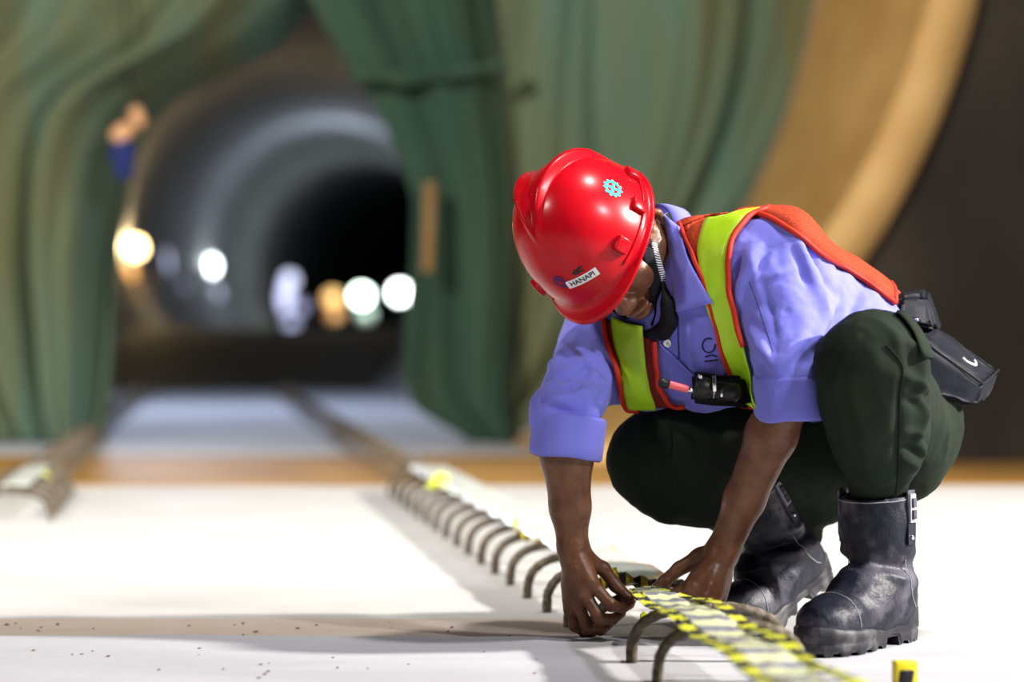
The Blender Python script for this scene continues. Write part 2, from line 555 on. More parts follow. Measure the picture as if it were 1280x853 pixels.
def net(name, left, right, ytop, ybot, depth, nf, amp, m, label, nu=150, nv=70, phase=0.0, sway=0.05, curl=0.0, groupname='green safety nets'):
    vs, fs = [], []
    for j in range(nv):
        py = ytop + (ybot - ytop) * j / (nv - 1)
        xl, xr = interp(left, py), interp(right, py)
        for i in range(nu):
            u = i / (nu - 1)
            px = xl + (xr - xl) * u
            w_ = max(0.25, min(1.0, (xr - xl) / 260.0))
            ph = 2 * math.pi * nf * u + phase + 0.9 * math.sin(py * 0.006 + u * 5) + 1.3 * math.sin(u * 11 + phase)
            cusp = 1.0 - 2.0 * abs(math.sin(ph * 0.5)) ** 0.75          # narrow valleys, broad lobes
            off = amp * (1.25 * cusp + 0.35 * math.sin(2.3 * ph + 1.1 + py * 0.004)) * (0.65 + 0.35 * math.sin(u * 7.3 + phase)) * w_
            off += sway * math.sin(py * 0.008 + u * 3 + phase)
            if curl > 0: off += curl * max(0.0, (u - 0.93) / 0.07) ** 1.5
            if curl < 0: off -= curl * max(0.0, (0.10 - u) / 0.10) ** 1.5
            d = depth - abs(off) * 0.0 + off
            p = P(px, py, depth)
            vs.append((p.x + off * 0.25, p.y + off, p.z))
    for j in range(nv - 1):
        for i in range(nu - 1):
            a = j * nu + i
            fs.append((a, a + 1, a + 1 + nu, a + nu))
    o = mesh_obj(name, vs, fs, m)
    sol = o.modifiers.new('thickness', 'SOLIDIFY'); sol.thickness = 0.008
    tag(o, label, 'net', groupname)
    return o
edge_l_net = []
for py in range(-260, 560, 20):
    dz = (CAM_H - (py - 426.5) / F_PX * 11.75) - CZ
    xx = cx(11.75) - math.sqrt(max(0.05, (R - 0.03) ** 2 - dz * dz))
    edge_l_net.append((640 + xx / 11.75 * F_PX, py))
net('safety_net', edge_l_net,
    [(460, -260), (395, -60), (352, 0), (305, 48), (235, 86), (185, 112), (152, 150), (137, 200), (131, 260), (124, 330), (122, 420), (114, 500), (104, 552), (104, 620)],
    -260, 553, 11.75, 6.2, 0.15, M['net'], 'green net gathered aside at the left of the tunnel mouth', phase=0.6, nu=260, curl=0.28)
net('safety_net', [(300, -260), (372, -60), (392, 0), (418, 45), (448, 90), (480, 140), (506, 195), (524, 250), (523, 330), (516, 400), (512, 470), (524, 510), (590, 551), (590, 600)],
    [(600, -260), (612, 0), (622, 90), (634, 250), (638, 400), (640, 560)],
    -260, 552, 11.72, 1.7, 0.13, M['net_shade'], 'doubled net flap edging the right of the opening, fold shade in its dark green', phase=2.1, nu=110)
edge_r = []
for py in range(-260, 560, 20):
    dz = (CAM_H - (py - 426.5) / F_PX * 11.85) - CZ
    xx = cx(11.85) + math.sqrt(max(0.05, (R - 0.02) ** 2 - dz * dz))
    edge_r.append((640 + xx / 11.85 * F_PX, py))
net('safety_net', [(596, -260), (602, 0), (600, 90), (604, 300), (600, 440), (598, 560)], edge_r, -260, 552, 11.9, 3.0, 0.10, M['net'],
    'pale green net stretched to the ochre sleeve behind the worker', phase=4.0)
# horizontal roll across the flap, fold shade put into its dark colour
pts = [P(x, y, 11.52 + 0.03 * math.sin(x * 0.05)) for x, y in ((440, 92), (470, 96), (510, 98), (560, 92), (600, 86), (628, 80))]
pts = [Vector(q) for q in catmull(pts, 24)]
v, f = tube(pts, [0.035 + 0.012 * math.sin(i * 0.9) for i in range(24)], 10)
tag(mesh_obj('net_fold', v, f, M['net_shade']), 'rolled fold lying across the net flap, shade put into its dark green', 'net', 'green safety nets')

# timber batten at the opening edge
v, f = box_verts(P(536, 285, 11.45), (0.036, 0, 0), (0, 0.02, 0), (0.004, 0, 0.21))
bt = bevel_box('timber_batten', P(536, 284, 11.45), (0.027, 0.0, 0), (0, 0.022, 0), (0.006, 0, 0.215), 0.004, M['wood'])
tag(bt, 'short raw timber batten tied upright to the edge of the right net', 'batten')

# blue bundle hung at the gather of the left net
bd = empty('hanging_bundle', P(155, 222, 11.4))
tag(bd, 'blue hanging bag with two cream knotted ends beside the gathered left net', 'bag')
blue = mat('blue_cloth', (0.015, 0.03, 0.16), 0.7, 0.3); cream = mat('cream_cloth', (0.75, 0.42, 0.22), 0.7, 0.3)
F_ = Field(P(155, 200, 11.4) - Vector((0.15, 0.15, 0.2)), P(155, 200, 11.4) + Vector((0.15, 0.15, 0.2)), 0.008)
F_.cone(P(154, 190, 11.4), P(156, 215, 11.4), 0.062, 0.045, 0.02); F_.cone(P(152, 178, 11.4), P(154, 190, 11.4), 0.04, 0.06, 0.02)
q = F_.mesh(1); np_mesh('bag_body', q[0], q[1], blue, bd)
F_ = Field(P(160, 160, 11.4) - Vector((0.15, 0.15, 0.15)), P(160, 160, 11.4) + Vector((0.15, 0.15, 0.15)), 0.007)
F_.cone(P(149, 169, 11.38), P(158, 163, 11.38), 0.042, 0.044, 0.01); q = F_.mesh(1); np_mesh('knot', q[0], q[1], cream, bd)
F_ = Field(P(172, 148, 11.4) - Vector((0.12, 0.12, 0.12)), P(172, 148, 11.4) + Vector((0.12, 0.12, 0.12)), 0.007)
F_.cone(P(170, 141, 11.38), P(175, 152, 11.38), 0.033, 0.03, 0.01); q = F_.mesh(1); np_mesh('knot', q[0], q[1], cream, bd)
v, f = tube([P(172, 146, 11.4), P(160, 100, 11.5), P(150, -60, 11.7)], 0.008, 6); mesh_obj('cord', v, f, M['black'], bd)

# ------------------------------------------------------------------ work lamps far inside the tunnel
def work_lamp(px, py, d, r, col, st, label, power=0, tall=0.0, pole=True):
    root = empty('work_lamp', P(px, py, d))
    tag(root, label, 'lamp', 'work lamps inside the tunnel')
    c = P(px, py, d)
    em = emit('lamp_glow', col, st)
    prof = [(0.0, -1.0), (0.5, -0.87), (0.87, -0.5), (1.0, 0.0), (0.87, 0.5), (0.5, 0.87), (0.0, 1.0)]
    vs, fs = [], []
    for (rr, zz) in prof:
        for k in range(14):
            a = 2 * math.pi * k / 14
            vs.append(c + Vector((rr * r * math.cos(a), rr * r * math.sin(a), zz * (r + tall))))
    for i in range(len(prof) - 1):
        for k in range(14):
            a, b = i * 14 + k, i * 14 + (k + 1) % 14
            fs.append((a, b, b + 14, a + 14))
    mesh_obj('bulb', vs, fs, em, root)
    bevel_box('housing', c + Vector((0, r + 0.06, 0)), (r * 0.9, 0, 0), (0, 0.05, 0), (0, 0, r + tall), 0.01, M['black'], root, 1)
    if pole:
        v, f = tube([Vector((c.x, c.y + r + 0.1, c.z)), Vector((c.x, c.y + r + 0.1, 0.0))], 0.02, 6)
        mesh_obj('pole', v, f, M['black'], root)
    if power:
        lamp('lamp_light', 'POINT', c + Vector((0, -r - 0.4, 0.1)), None, power, col, r)
work_lamp(169, 310, 44, 0.17, (1.0, 0.72, 0.34), 14, 'bright warm lamp, highest and leftmost glowing disc in the tunnel', 150)
work_lamp(160, 341, 43, 0.15, (1.0, 0.48, 0.12), 2.2, 'dim orange lamp directly under the bright warm one', 0)
work_lamp(180, 353, 46, 0.13, (1.0, 0.45, 0.12), 1.0, 'faint orange lamp low beside the dim orange one', 0)
work_lamp(165, 371, 43, 0.13, (1.0, 0.42, 0.1), 0.8, 'faintest orange lamp lowest on the left side of the tunnel', 0)
work_lamp(131, 318, 40, 0.12, (0.7, 0.9, 0.8), 0.9, 'grey-green glimmer half hidden by the left net edge', 0)
work_lamp(205, 332, 50, 0.13, (0.66, 0.68, 1.0), 1.6, 'pale blue upright tube lamp right of the warm lamp', 0, tall=0.22)
work_lamp(224, 361, 52, 0.15, (0.66, 0.68, 1.0), 1.2, 'pale blue lamp low beside the upright tube', 0)
work_lamp(214, 388, 52, 0.14, (0.66, 0.70, 1.0), 1.3, 'lowest pale blue lamp left of the bright white one', 0)
work_lamp(260, 333, 58, 0.22, (0.88, 0.97, 1.0), 14, 'bright white lamp, second brightest disc from the left', 150)
work_lamp(270, 369, 58, 0.17, (0.6, 0.62, 0.8), 0.5, 'faint grey lamp under the bright white left lamp', 0)
work_lamp(362, 350, 60, 0.19, (0.72, 0.75, 1.0), 2.0, 'pale blue lamp, upper one of the centre cluster', 0)
work_lamp(357, 373, 60, 0.18, (0.66, 0.68, 1.0), 1.7, 'pale blue upright tube in the centre cluster', 0, tall=0.2)
work_lamp(376, 384, 61, 0.17, (0.6, 0.6, 0.9), 0.8, 'dim violet lamp at the right of the centre cluster', 0)
work_lamp(364, 406, 60, 0.17, (0.64, 0.68, 1.0), 1.1, 'lowest pale blue lamp of the centre cluster', 0)
work_lamp(415, 373, 66, 0.22, (1.0, 0.58, 0.2), 1.8, 'amber lamp left of the greenish white one', 0)
work_lamp(417, 394, 66, 0.2, (1.0, 0.5, 0.18), 0.5, 'faint amber lamp under the brighter amber one', 0)
work_lamp(452, 370, 66, 0.24, (0.82, 1.0, 0.90), 12, 'greenish white lamp, second bright disc from the right net', 60)
work_lamp(500, 366, 66, 0.24, (0.92, 1.0, 1.0), 14, 'bright white lamp nearest the right net edge', 60)
work_lamp(457, 394, 66, 0.2, (0.6, 0.75, 0.65), 0.45, 'faint green-grey lamp under the greenish white one', 0)

# lamps that light the tunnel mouth, standing behind the nets
lamp('tunnel_lamp_near', 'POINT', (cx(17.5) - 0.6, 17.5, 2.9), None, 420, (0.72, 0.8, 1.0), 0.15)
lamp('tunnel_lamp_mid', 'POINT', (cx(56) + 0.3, 56, 4.4), None, 130, (0.75, 0.85, 1.0), 0.15)

# ------------------------------------------------------------------ rebar hoops in two rows
HW, HH = 0.118, 0.086
def row_x(y):
    return 0.238 - 0.14 * (y - 4.0) + 0.0006 * (y - 4) ** 2 if y > 4 else 0.215 - 0.105 * (y - 4.0)
def hoop_x(y):
    return 0.248 - (0.14 if y > 4 else 0.155) * (y - 4.0) + (0.0006 * (y - 4) ** 2 if y > 4 else 0)
def hoop_mesh(name, seed, hh=HH, hw=HW, seg=8):
    r = random.Random(seed)
    pts, rad = [], []
    N_ = 34
    for i in range(N_):
        t = i / (N_ - 1)
        a = math.pi * (1 - t)
        ca, sa = math.cos(a), math.sin(a)
        x = hw * math.copysign(abs(ca) ** 0.8, ca)
        z = hh * abs(sa) ** 0.62
        pts.append((x + r.uniform(-0.0006, 0.0006), 0.006 * math.sin(2.5 * t + seed), z))
        rad.append(0.0085 + 0.0009 * (i % 2))
    pts = [(pts[0][0], pts[0][1], -0.03)] + pts + [(pts[-1][0], pts[-1][1], -0.03)]
    rad = [0.0085] + rad + [0.0085]
    v, f = tube(pts, rad, seg)
    me = bpy.data.meshes.new(name)
    me.from_pydata([tuple(q) for q in v], [], f); me.update()
    me.materials.append(M['rebar'])
    me.polygons.foreach_set('use_smooth', [True] * len(me.polygons))
    return me
hoops = [hoop_mesh('rebar_hoop', s) for s in (1, 2, 3)]
ytape = stripes('yellow_black_tape', (0.80, 0.62, 0.01), (0.015, 0.015, 0.015), 0.022, 0.55, 0.35, axis=0, coord='Object')
def wrap_mesh(t0, t1, rr=0.0125):
    pts, rad = [], []
    for i in range(18):
        t = t0 + (t1 - t0) * i / 17
        a = math.pi * (1 - t); ca, sa = math.cos(a), math.sin(a)
        pts.append((HW * math.copysign(abs(ca) ** 0.8, ca), 0.006 * math.sin(2.5 * t), HH * abs(sa) ** 0.62)); rad.append(rr + 0.0012 * ((i // 2) % 2))
    v, f = tube(pts, rad, 10)
    me = bpy.data.meshes.new('tape_wrap'); me.from_pydata([tuple(q) for q in v], [], f); me.update()
    me.materials.append(ytape)
    return me
wrap_side = wrap_mesh(0.36, 0.48); wrap_far = wrap_mesh(0.62, 0.9); wrap_most = wrap_mesh(0.25, 0.8)
near_ys = [3.45, 3.665, 4.0, 4.225, 4.475, 4.72, 4.96, 5.2, 5.44]
yy = 5.68
while yy < 23:
    near_ys.append(yy); yy += 0.24 if yy < 12 else 0.4
ORD = ['nearest', 'second', 'third', 'fourth', 'fifth', 'sixth', 'seventh', 'eighth', 'ninth', 'tenth', 'eleventh', 'twelfth', 'thirteenth', 'fourteenth', 'fifteenth', 'sixteenth', 'seventeenth', 'eighteenth', 'nineteenth', 'twentieth']
for i, hy in enumerate(near_ys):
    o = bpy.data.objects.new('rebar_hoop', hoops[i % 3])
    o.location = (hoop_x(hy) if i else 0.315, hy, 0.012 if hy < STEP_Y else 0.0)
    o.rotation_euler = (random.uniform(-0.05, 0.05), 0, 0.12 + random.uniform(-0.06, 0.06))
    o.scale = ((1 if hy < 8.0 else 0.6) if i else 0.9, 1, random.uniform(0.96, 1.03))
    C.objects.link(o)
    if hy < 3.8: lab = 'rusty rebar hoop under the striped tapes, %s of the two in front of the hands' % ['nearer', 'farther'][i]
    elif hy < 5.5: lab = 'rusty rebar hoop carrying the white strip, %s one behind the hands' % ['nearest', 'second', 'third', 'fourth', 'fifth', 'sixth', 'seventh'][i - 2]
    elif hy < 8.3: lab = 'blurred rebar hoop under the white strip, %s one behind the hands' % ORD[i - 2]
    else: lab = 'dark blurred rebar hoop of the right row beyond the ochre sill'
    tag(o, lab, 'rebar hoop', 'rebar hoops of the right row' if hy < 5.5 else ('far hoops under the white strip' if hy < 8.3 else 'right row hoops in the tunnel mouth'))
    if i in (3, 7):
        w_ = bpy.data.objects.new('tape_wrap', wrap_side); w_.parent = o; C.objects.link(w_); w_['label'] = 'yellow and black tape wound round the bar'
    if i in (6, 10):
        w_ = bpy.data.objects.new('tape_wrap', wrap_far); w_.parent = o; C.objects.link(w_)
yy = 6.7; k = 0
while yy < 23:
    o = bpy.data.objects.new('rebar_hoop', hoops[k % 3])
    o.location = (row_x(yy) - 1.27, yy, 0.0); o.rotation_euler = (0, 0, 0.12 + random.uniform(-0.08, 0.08)); o.scale = (1 if yy < 8.0 else 0.6, 1, 1); C.objects.link(o)
    tag(o, 'blurred rebar hoop by the left picture edge, %s of its row' % ORD[k] if yy < 8.3 else 'dark blurred rebar hoop of the left row beyond the ochre sill', 'rebar hoop',
        'left row hoops by the picture edge' if yy < 8.3 else 'left row hoops in the tunnel mouth')
    yy += 0.24 if yy < 12 else 0.4; k += 1

# ------------------------------------------------------------------ tapes laid over the hoops
def ribbon(name, ctr, wid, m, label, cat, nu=9, thick=0.0008, crumple=0.003, seed=1, group=None, ph=(0, 0, 0)):
    """ctr: points along; wid: list of half widths; UV v = metres along"""
    n_ = len(ctr)
    vs, fs, uv = [], [], []
    ln = 0.0
    for i in range(n_):
        p = Vector(ctr[i])
        if i: ln += (p - Vector(ctr[i - 1])).length
        t = (Vector(ctr[min(i + 1, n_ - 1)]) - Vector(ctr[max(i - 1, 0)])).normalized()
        s = t.cross(Vector((0, 0, 1))).normalized()
        for j in range(nu):
            u = j / (nu - 1) * 2 - 1
            q = p + s * (u * wid[i])
            q.z += crumple * noise.noise(Vector((u * 2.2 + seed, ln * 14, seed))) - 0.25 * wid[i] * 0.12 * u * u
            vs.append(q); uv.append((u, ln))
    for i in range(n_ - 1):
        for j in range(nu - 1):
            a = i * nu + j
            fs.append((a, a + 1, a + 1 + nu, a + nu))
    o = mesh_obj(name, vs, fs, m)
    lay = o.data.uv_layers.new(name='along')
    for lp in o.data.loops:
        lay.data[lp.index].uv = uv[lp.vertex_index]
    md = o.modifiers.new('thickness', 'SOLIDIFY'); md.thickness = thick
    tag(o, label, cat, group)
    return o
haz = stripes('hazard_tape_print', (0.80, 0.80, 0.06), (0.03, 0.03, 0.035), 0.086, 0.52, 0.22, axis=1, coord='UV', coat=0.4)
haz_glare = stripes('glare_washed_tape_print', (0.82, 0.85, 0.50), (0.26, 0.26, 0.31), 0.094, 0.56, 0.22, axis=1, coord='UV', coat=0.4)  # pale colours stand for gloss glare washing out the yellow and black
glare_tape = mat('glare_white_strip', (0.80, 0.82, 0.78), 0.28, 0.6, coat=0.5)  # white base stands for tape washed out by gloss
zt = HH + 0.0115
# three parallel tapes run from the fingers towards the camera
for (off, hw_, lab, sd, z0) in ((-0.042, 0.0115, 'left of the three striped yellow and black tapes held in his fingers', 3, 0.0),
                            (0.0, 0.0325, 'wide striped tape with gloss glare painted pale, between the two narrow ones in the foreground', 9, 0.001),
                            (0.043, 0.0125, 'right striped yellow and black tape of the three, beside the left hand', 14, 0.003)):
    ctr, wd = [], []
    n_ = 60
    for i in range(n_):
        t = i / (n_ - 1)
        yy = 3.945 - t * 1.25
        sp = min(1.0, t / 0.22) ** 0.7
        xx = row_x(yy) * sp + (0.196 + 0.012) * (1 - sp) + off * (0.15 + 0.85 * sp)
        z = 0.012 + zt + z0 + 0.004 * math.sin(yy * 16 + sd) * sp - (0.012) * (1 - sp)
        ctr.append((xx, yy, z)); wd.append(hw_ * (0.4 + 0.6 * sp))
    ribbon('hazard_tape', ctr, wd, haz if off else haz_glare, lab, 'tape', seed=sd, crumple=0.004, group='striped tapes over the near hoops')
ctr, wd = [], []
for i in range(70):
    t = i / 69
    yy = 4.03 + t * 3.9
    ctr.append((row_x(yy) + 0.012, yy, zt - 0.001 + 0.003 * math.sin(yy * 22))); wd.append(0.052 + 0.012 * min(1, t * 4))
ribbon('white_strip', ctr, wd, glare_tape, 'long glossy strip lying on the hoops behind the hands, glare painted white', 'tape', seed=30)
ctr = [(row_x(yy) - 1.27 + 0.01, yy, zt) for yy in np.linspace(6.8, 7.9, 24)]
ribbon('white_strip', ctr, [0.04] * 24, glare_tape, 'blurred strip, white for painted glare, on the left row of hoops at the picture edge', 'tape', seed=41)
ytap = mat('yellow_tape', (0.72, 0.80, 0.03), 0.35, 0.5)
def scrap(name, pts, r, label, m=None):
    pts = [Vector(q) for q in catmull([tuple(q) for q in pts], 14)]
    v, f = tube(pts, [r * (0.8 + 0.3 * math.sin(i * 1.9)) for i in range(14)], 8)
    tag(mesh_obj(name, v, f, m or ytap), label, 'tape', 'scraps of yellow tape on the hoops')
tape_x = stripes('yellow_black_wound', (0.80, 0.62, 0.01), (0.02, 0.022, 0.015), 0.024, 0.5, 0.4, axis=0, coord='Object')
scrap('tape_scrap', [P(538, 612, 6.9), P(548, 598, 6.9), P(560, 600, 6.9)], 0.016, 'yellow tape end sticking up far along the white strip')
scrap('tape_scrap', [P(20, 612, 7.6), P(40, 596, 7.6), P(62, 600, 7.6)], 0.022, 'yellow tape knot on the left row near the picture edge')
scrap('tape_scrap', [P(643, 652, 5.35), P(648, 662, 5.35), P(662, 670, 5.3), P(692, 684, 5.2)], 0.008, 'thin striped tape tail rising beside the white strip', tape_x)
# tape-wound bar bridging between both hands
scrap('tape_bar', [P(762, 716, 4.05), P(775, 723, 4.05), P(795, 728, 4.04), P(815, 731, 4.02), P(826, 738, 4.0)], 0.0125, 'bar wound with yellow and black tape between the two hands', tape_x)
scrap('tape_scrap', [P(812, 735, 4.0), P(810, 742, 3.99), P(809, 750, 3.98)], 0.006, 'short yellow tape drip below the wound bar')
scrap('tape_scrap', [P(806, 768, 3.90), P(803, 772, 3.89), P(808, 776, 3.88)], 0.005, 'small yellow tape curl at the left tape near the fingers')
# tape-capped stub standing near the lower right corner
st = empty('rebar_stub', P(1131, 853, 3.42) - Vector((0, 0, 0.015)))
sb = P(1131, 868, 3.42)
v, f = tube([Vector((sb.x, sb.y, 0.0)), Vector((sb.x, sb.y, sb.z + 0.012))], 0.009, 10); mesh_obj('bar', v, f, M['rebar'], st)
tag(st, 'rebar stub capped in yellow and black tape at the lower right corner', 'rebar stub')
bevel_box('tape_cap', Vector((sb.x, sb.y, sb.z + 0.028)), (0.0165, 0.002, 0), (-0.002, 0.0085, 0), (0, 0, 0.02), 0.003, mat('cap_yellow', (0.8, 0.62, 0.01), 0.4), st)
bevel_box('tape_band', Vector((sb.x - 0.001, sb.y - 0.0075, sb.z + 0.019)), (0.0105, 0.001, 0), (-0.001, 0.004, 0), (0.003, 0, 0.0165), 0.002, M['black'], st)
# ================================================================== the worker
skin_m = mat('brown_skin', (0.175, 0.072, 0.034), 0.40, 0.4, var=(0.115, 0.041, 0.018), vscale=34, bump=0.7, bscale=130, sss=0.06)
shirt_m = mat('blue_violet_cotton', (0.195, 0.198, 0.72), 0.85, 0.2, var=(0.17, 0.17, 0.66), vscale=9, bump=0.12, bscale=420, sheen=0.15)
trouser_m = mat('dark_green_drill', (0.013, 0.020, 0.014), 0.85, 0.1, var=(0.017, 0.023, 0.015), vscale=12, bump=0.12, bscale=500, sheen=0.0)
lime_m = mat('lime_reflective', (0.36, 0.64, 0.008), 0.42, 0.4, var=(0.42, 0.66, 0.02), vscale=30, bump=0.25, bscale=70)
red_m = mat('red_orange_piping', (0.52, 0.022, 0.008), 0.6, 0.3)
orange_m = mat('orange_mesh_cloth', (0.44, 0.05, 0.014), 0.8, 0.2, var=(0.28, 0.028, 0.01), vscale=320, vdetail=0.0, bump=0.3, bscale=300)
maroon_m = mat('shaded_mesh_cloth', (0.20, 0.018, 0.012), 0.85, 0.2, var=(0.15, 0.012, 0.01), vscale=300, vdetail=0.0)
helmet_m = mat('red_helmet_shell', (0.47, 0.002, 0.009), 0.27, 0.2, coat=0.08, coat_rough=0.2, var=(0.42, 0.003, 0.009), vscale=40)
leather_m = mat('worn_black_leather', (0.011, 0.0115, 0.021), 0.46, 0.25, var=(0.13, 0.125, 0.155), vscale=15, vdetail=9, bump=0.8, bscale=200, vrange=(0.49, 0.74))
sole_m = mat('dusty_black_rubber', (0.014, 0.014, 0.018), 0.55, 0.4, var=(0.13, 0.122, 0.13), vscale=22, vdetail=8, bump=0.3, bscale=150, vrange=(0.48, 0.74))
nylon_m = mat('black_nylon', (0.0055, 0.006, 0.0115), 0.6, 0.15, var=(0.008, 0.0085, 0.016), vscale=30, bump=0.3, bscale=110)
stitch_m = mat('grey_stitching', (0.34, 0.33, 0.36), 0.8, 0.2)
seam_m = mat('dark_seam', (0.008, 0.012, 0.010), 0.9, 0.1)
white_m = mat('white_print', (0.82, 0.82, 0.84), 0.5, 0.3)
ink_m = mat('black_ink', (0.008, 0.012, 0.012), 0.6, 0.3)
navy_m = mat('navy_print', (0.012, 0.012, 0.13), 0.5, 0.3)
teal_m = mat('teal_print', (0.03, 0.52, 0.42), 0.4, 0.4)

person = empty('person', (0.52, 4.05, 0.0))
tag(person, 'squatting worker in red helmet, blue shirt and hi-vis vest fixing tape to the hoops', 'person')

# joints (world metres)
LS, RS = P(972, 338, 3.95), P(752, 430, 4.17)
LE, RE = P(990, 482, 3.845), P(705, 520, 3.965)
LW, RW = P(906, 684, 3.925), P(716, 684, 3.955)
LH, RH = P(1118, 542, 4.07), P(1075, 548, 4.24)
LK, RK = P(1090, 459, 3.78), P(824, 577, 4.12)
O = P(742, 297, 3.98)
hf = Vector((0.036, -0.66, -0.75)).normalized()
hu = Vector((-0.70, -0.55, 0.45)); hu = (hu - hf * hu.dot(hf)).normalized()
hl = hu.cross(hf).normalized()
HM = np.array([hf, hl, hu])
OH = O - hu * 0.020
def HL(x, y, z): return OH + hf * x + hl * y + hu * z
_y = math.radians(10)
kf = hf * math.cos(_y) - hl * math.sin(_y); kl = hl * math.cos(_y) + hf * math.sin(_y)
def HK(x, y, z): return O + kf * x + kl * y + hu * z   # helmet sits slightly askew
C7 = P(862, 318, 4.08)

# ------------------------------------------------------------------ body: head, neck, arms and hands in one surface
B = Field((-0.01, 3.80, 0.0), (0.56, 4.22, 0.80), 0.0024)
B.ell(HL(-0.008, 0, 0.03), HM, (0.094, 0.075, 0.098), 0.02)
B.ell(HL(0.038, 0, -0.040), HM, (0.058, 0.060, 0.072), 0.03)
B.cone(HL(-0.005, 0.052, -0.068), HL(0.066, 0.016, -0.122), 0.019, 0.017, 0.03)
B.cone(HL(-0.005, -0.052, -0.068), HL(0.066, -0.016, -0.122), 0.019, 0.017, 0.03)
B.cone(HL(-0.0, 0.045, -0.07), HL(-0.0, -0.045, -0.07), 0.03, 0.03, 0.03)
for s in (-1, 1):
    B.ell(HL(0.060, 0.036 * s, -0.040), HM, (0.030, 0.024, 0.026), 0.02)
    B.ell(HL(0.094, 0.030 * s, -0.006), HM, (0.014, 0.016, 0.012), 0.012, sub=True)
    B.ell(HL(0.078, 0.030 * s, -0.008), HM, (0.014, 0.016, 0.010), 0.006)
    B.ell(HL(0.107, 0.0135 * s, -0.050), HM, (0.011, 0.009, 0.009), 0.008)
    # ears: helix rim, lobe, hollow
    e = [HL(-0.004, 0.074 * s, -0.038), HL(-0.012, 0.083 * s, -0.022), HL(-0.028, 0.090 * s, -0.024), HL(-0.036, 0.091 * s, -0.044),
         HL(-0.028, 0.086 * s, -0.066), HL(-0.014, 0.080 * s, -0.083), HL(-0.006, 0.073 * s, -0.076)]
    B.chain(e, [0.005, 0.0055, 0.006, 0.006, 0.0058, 0.007, 0.005], 0.005)
    B.ell(HL(-0.02, 0.076 * s, -0.05), HM, (0.018, 0.006, 0.028), 0.006)
    B.ell(HL(-0.010, 0.078 * s, -0.053), HM, (0.006, 0.004, 0.008), 0.004)
B.cone(HL(0.086, -0.036, 0.008), HL(0.086, 0.036, 0.008), 0.013, 0.013, 0.02)
B.cone(HL(0.094, 0, 0.002), HL(0.112, 0, -0.046), 0.009, 0.013, 0.012)
B.ell(HL(0.116, 0, -0.048), HM, (0.012, 0.012, 0.011), 0.008)
B.ell(HL(0.098, 0, -0.078), HM, (0.014, 0.025, 0.0065), 0.006)
B.ell(HL(0.095, 0, -0.093), HM, (0.014, 0.021, 0.0075), 0.006)
B.ell(HL(0.112, 0, -0.0855), HM, (0.012, 0.023, 0.0016), 0.003, sub=True)
B.ell(HL(0.078, 0, -0.122), HM, (0.020, 0.024, 0.018), 0.018)
B.cone(HL(-0.030, 0, -0.060), C7 + Vector((-0.01, 0.0, -0.02)), 0.056, 0.062, 0.03)
# trunk core under the shirt
CH = P(890, 400, 4.06)
B.cone(C7 + Vector((-0.01, 0, -0.02)), CH, 0.055, 0.06, 0.03)
B.cone(CH, LS + Vector((-0.05, 0.03, -0.01)), 0.05, 0.04, 0.03)
B.cone(CH, RS + Vector((0.05, -0.01, 0.01)), 0.045, 0.03, 0.02)
B.cone(LS + Vector((-0.05, 0.03, -0.01)), LE, 0.04, 0.040, 0.02)
B.cone(RS + Vector((0.05, -0.01, 0.01)), RS, 0.03, 0.03, 0.02)
B.cone(RS, RE, 0.03, 0.038, 0.02)
# forearms
lm = LE.lerp(LW, 0.30)
rm = RE.lerp(RW, 0.30)
fl_n = (LW - LE).cross(Vector((0.0, 1, 0.0)))
B.cone(LE, lm, 0.038, 0.0405, 0.015); B.cone(lm, LE.lerp(LW, 0.7), 0.0405, 0.032, 0.015); B.cone(LE.lerp(LW, 0.7), LW, 0.032, 0.0265, 0.015, flat=((0.3, 1, 0.3), 0.85))
B.cone(RE, rm, 0.040, 0.0425, 0.015); B.cone(rm, RE.lerp(RW, 0.7), 0.0425, 0.033, 0.015); B.cone(RE.lerp(RW, 0.7), RW, 0.033, 0.026, 0.015, flat=((0.6, 1, 0), 0.85))
def hand(w_, kn, fingers, thumb, mid_r=0.0165):
    for i, k_ in enumerate(kn):
        B.cone(w_, k_, 0.0195 if i in (1, 2) else 0.017, 0.0115, 0.014)
        m_ = w_.lerp(k_, 0.62)
        B.cone(m_, k_, mid_r, 0.0118, 0.012)
    for a, b in zip(kn[:-1], kn[1:]):
        B.cone(a.lerp(w_, 0.18), b.lerp(w_, 0.18), 0.0115, 0.011, 0.010)
    for i, fg in enumerate(fingers):
        pts = [kn[i]] + fg
        r0 = [0.0102, 0.0104, 0.0098, 0.0088][i]
        # knuckle widening at each joint
        B.cone(pts[0].lerp(w_, 0.1), pts[1], r0 + 0.0008, r0 - 0.0004, 0.004)
        B.cone(pts[1], pts[2], r0 - 0.0002, r0 - 0.0014, 0.0035)
        B.cone(pts[2], pts[3], r0 - 0.0012, r0 - 0.0026, 0.0035)
        B.ell(pts[1], np.eye(3), (r0 + 0.0006,) * 3, 0.004)
        B.ell(kn[i] + Vector((0, -0.0035, 0.002)), np.eye(3), (0.0118 if i < 3 else 0.0105,) * 3, 0.005)
    pts = [w_.lerp(thumb[0], 0.45)] + thumb
    B.cone(pts[0], pts[1], 0.016, 0.0155, 0.016)
    B.cone(pts[1], pts[2], 0.0155, 0.0120, 0.012)
    B.cone(pts[2], pts[3], 0.0116, 0.0106, 0.004)
    B.cone(pts[3], pts[4], 0.0112, 0.0085, 0.004)
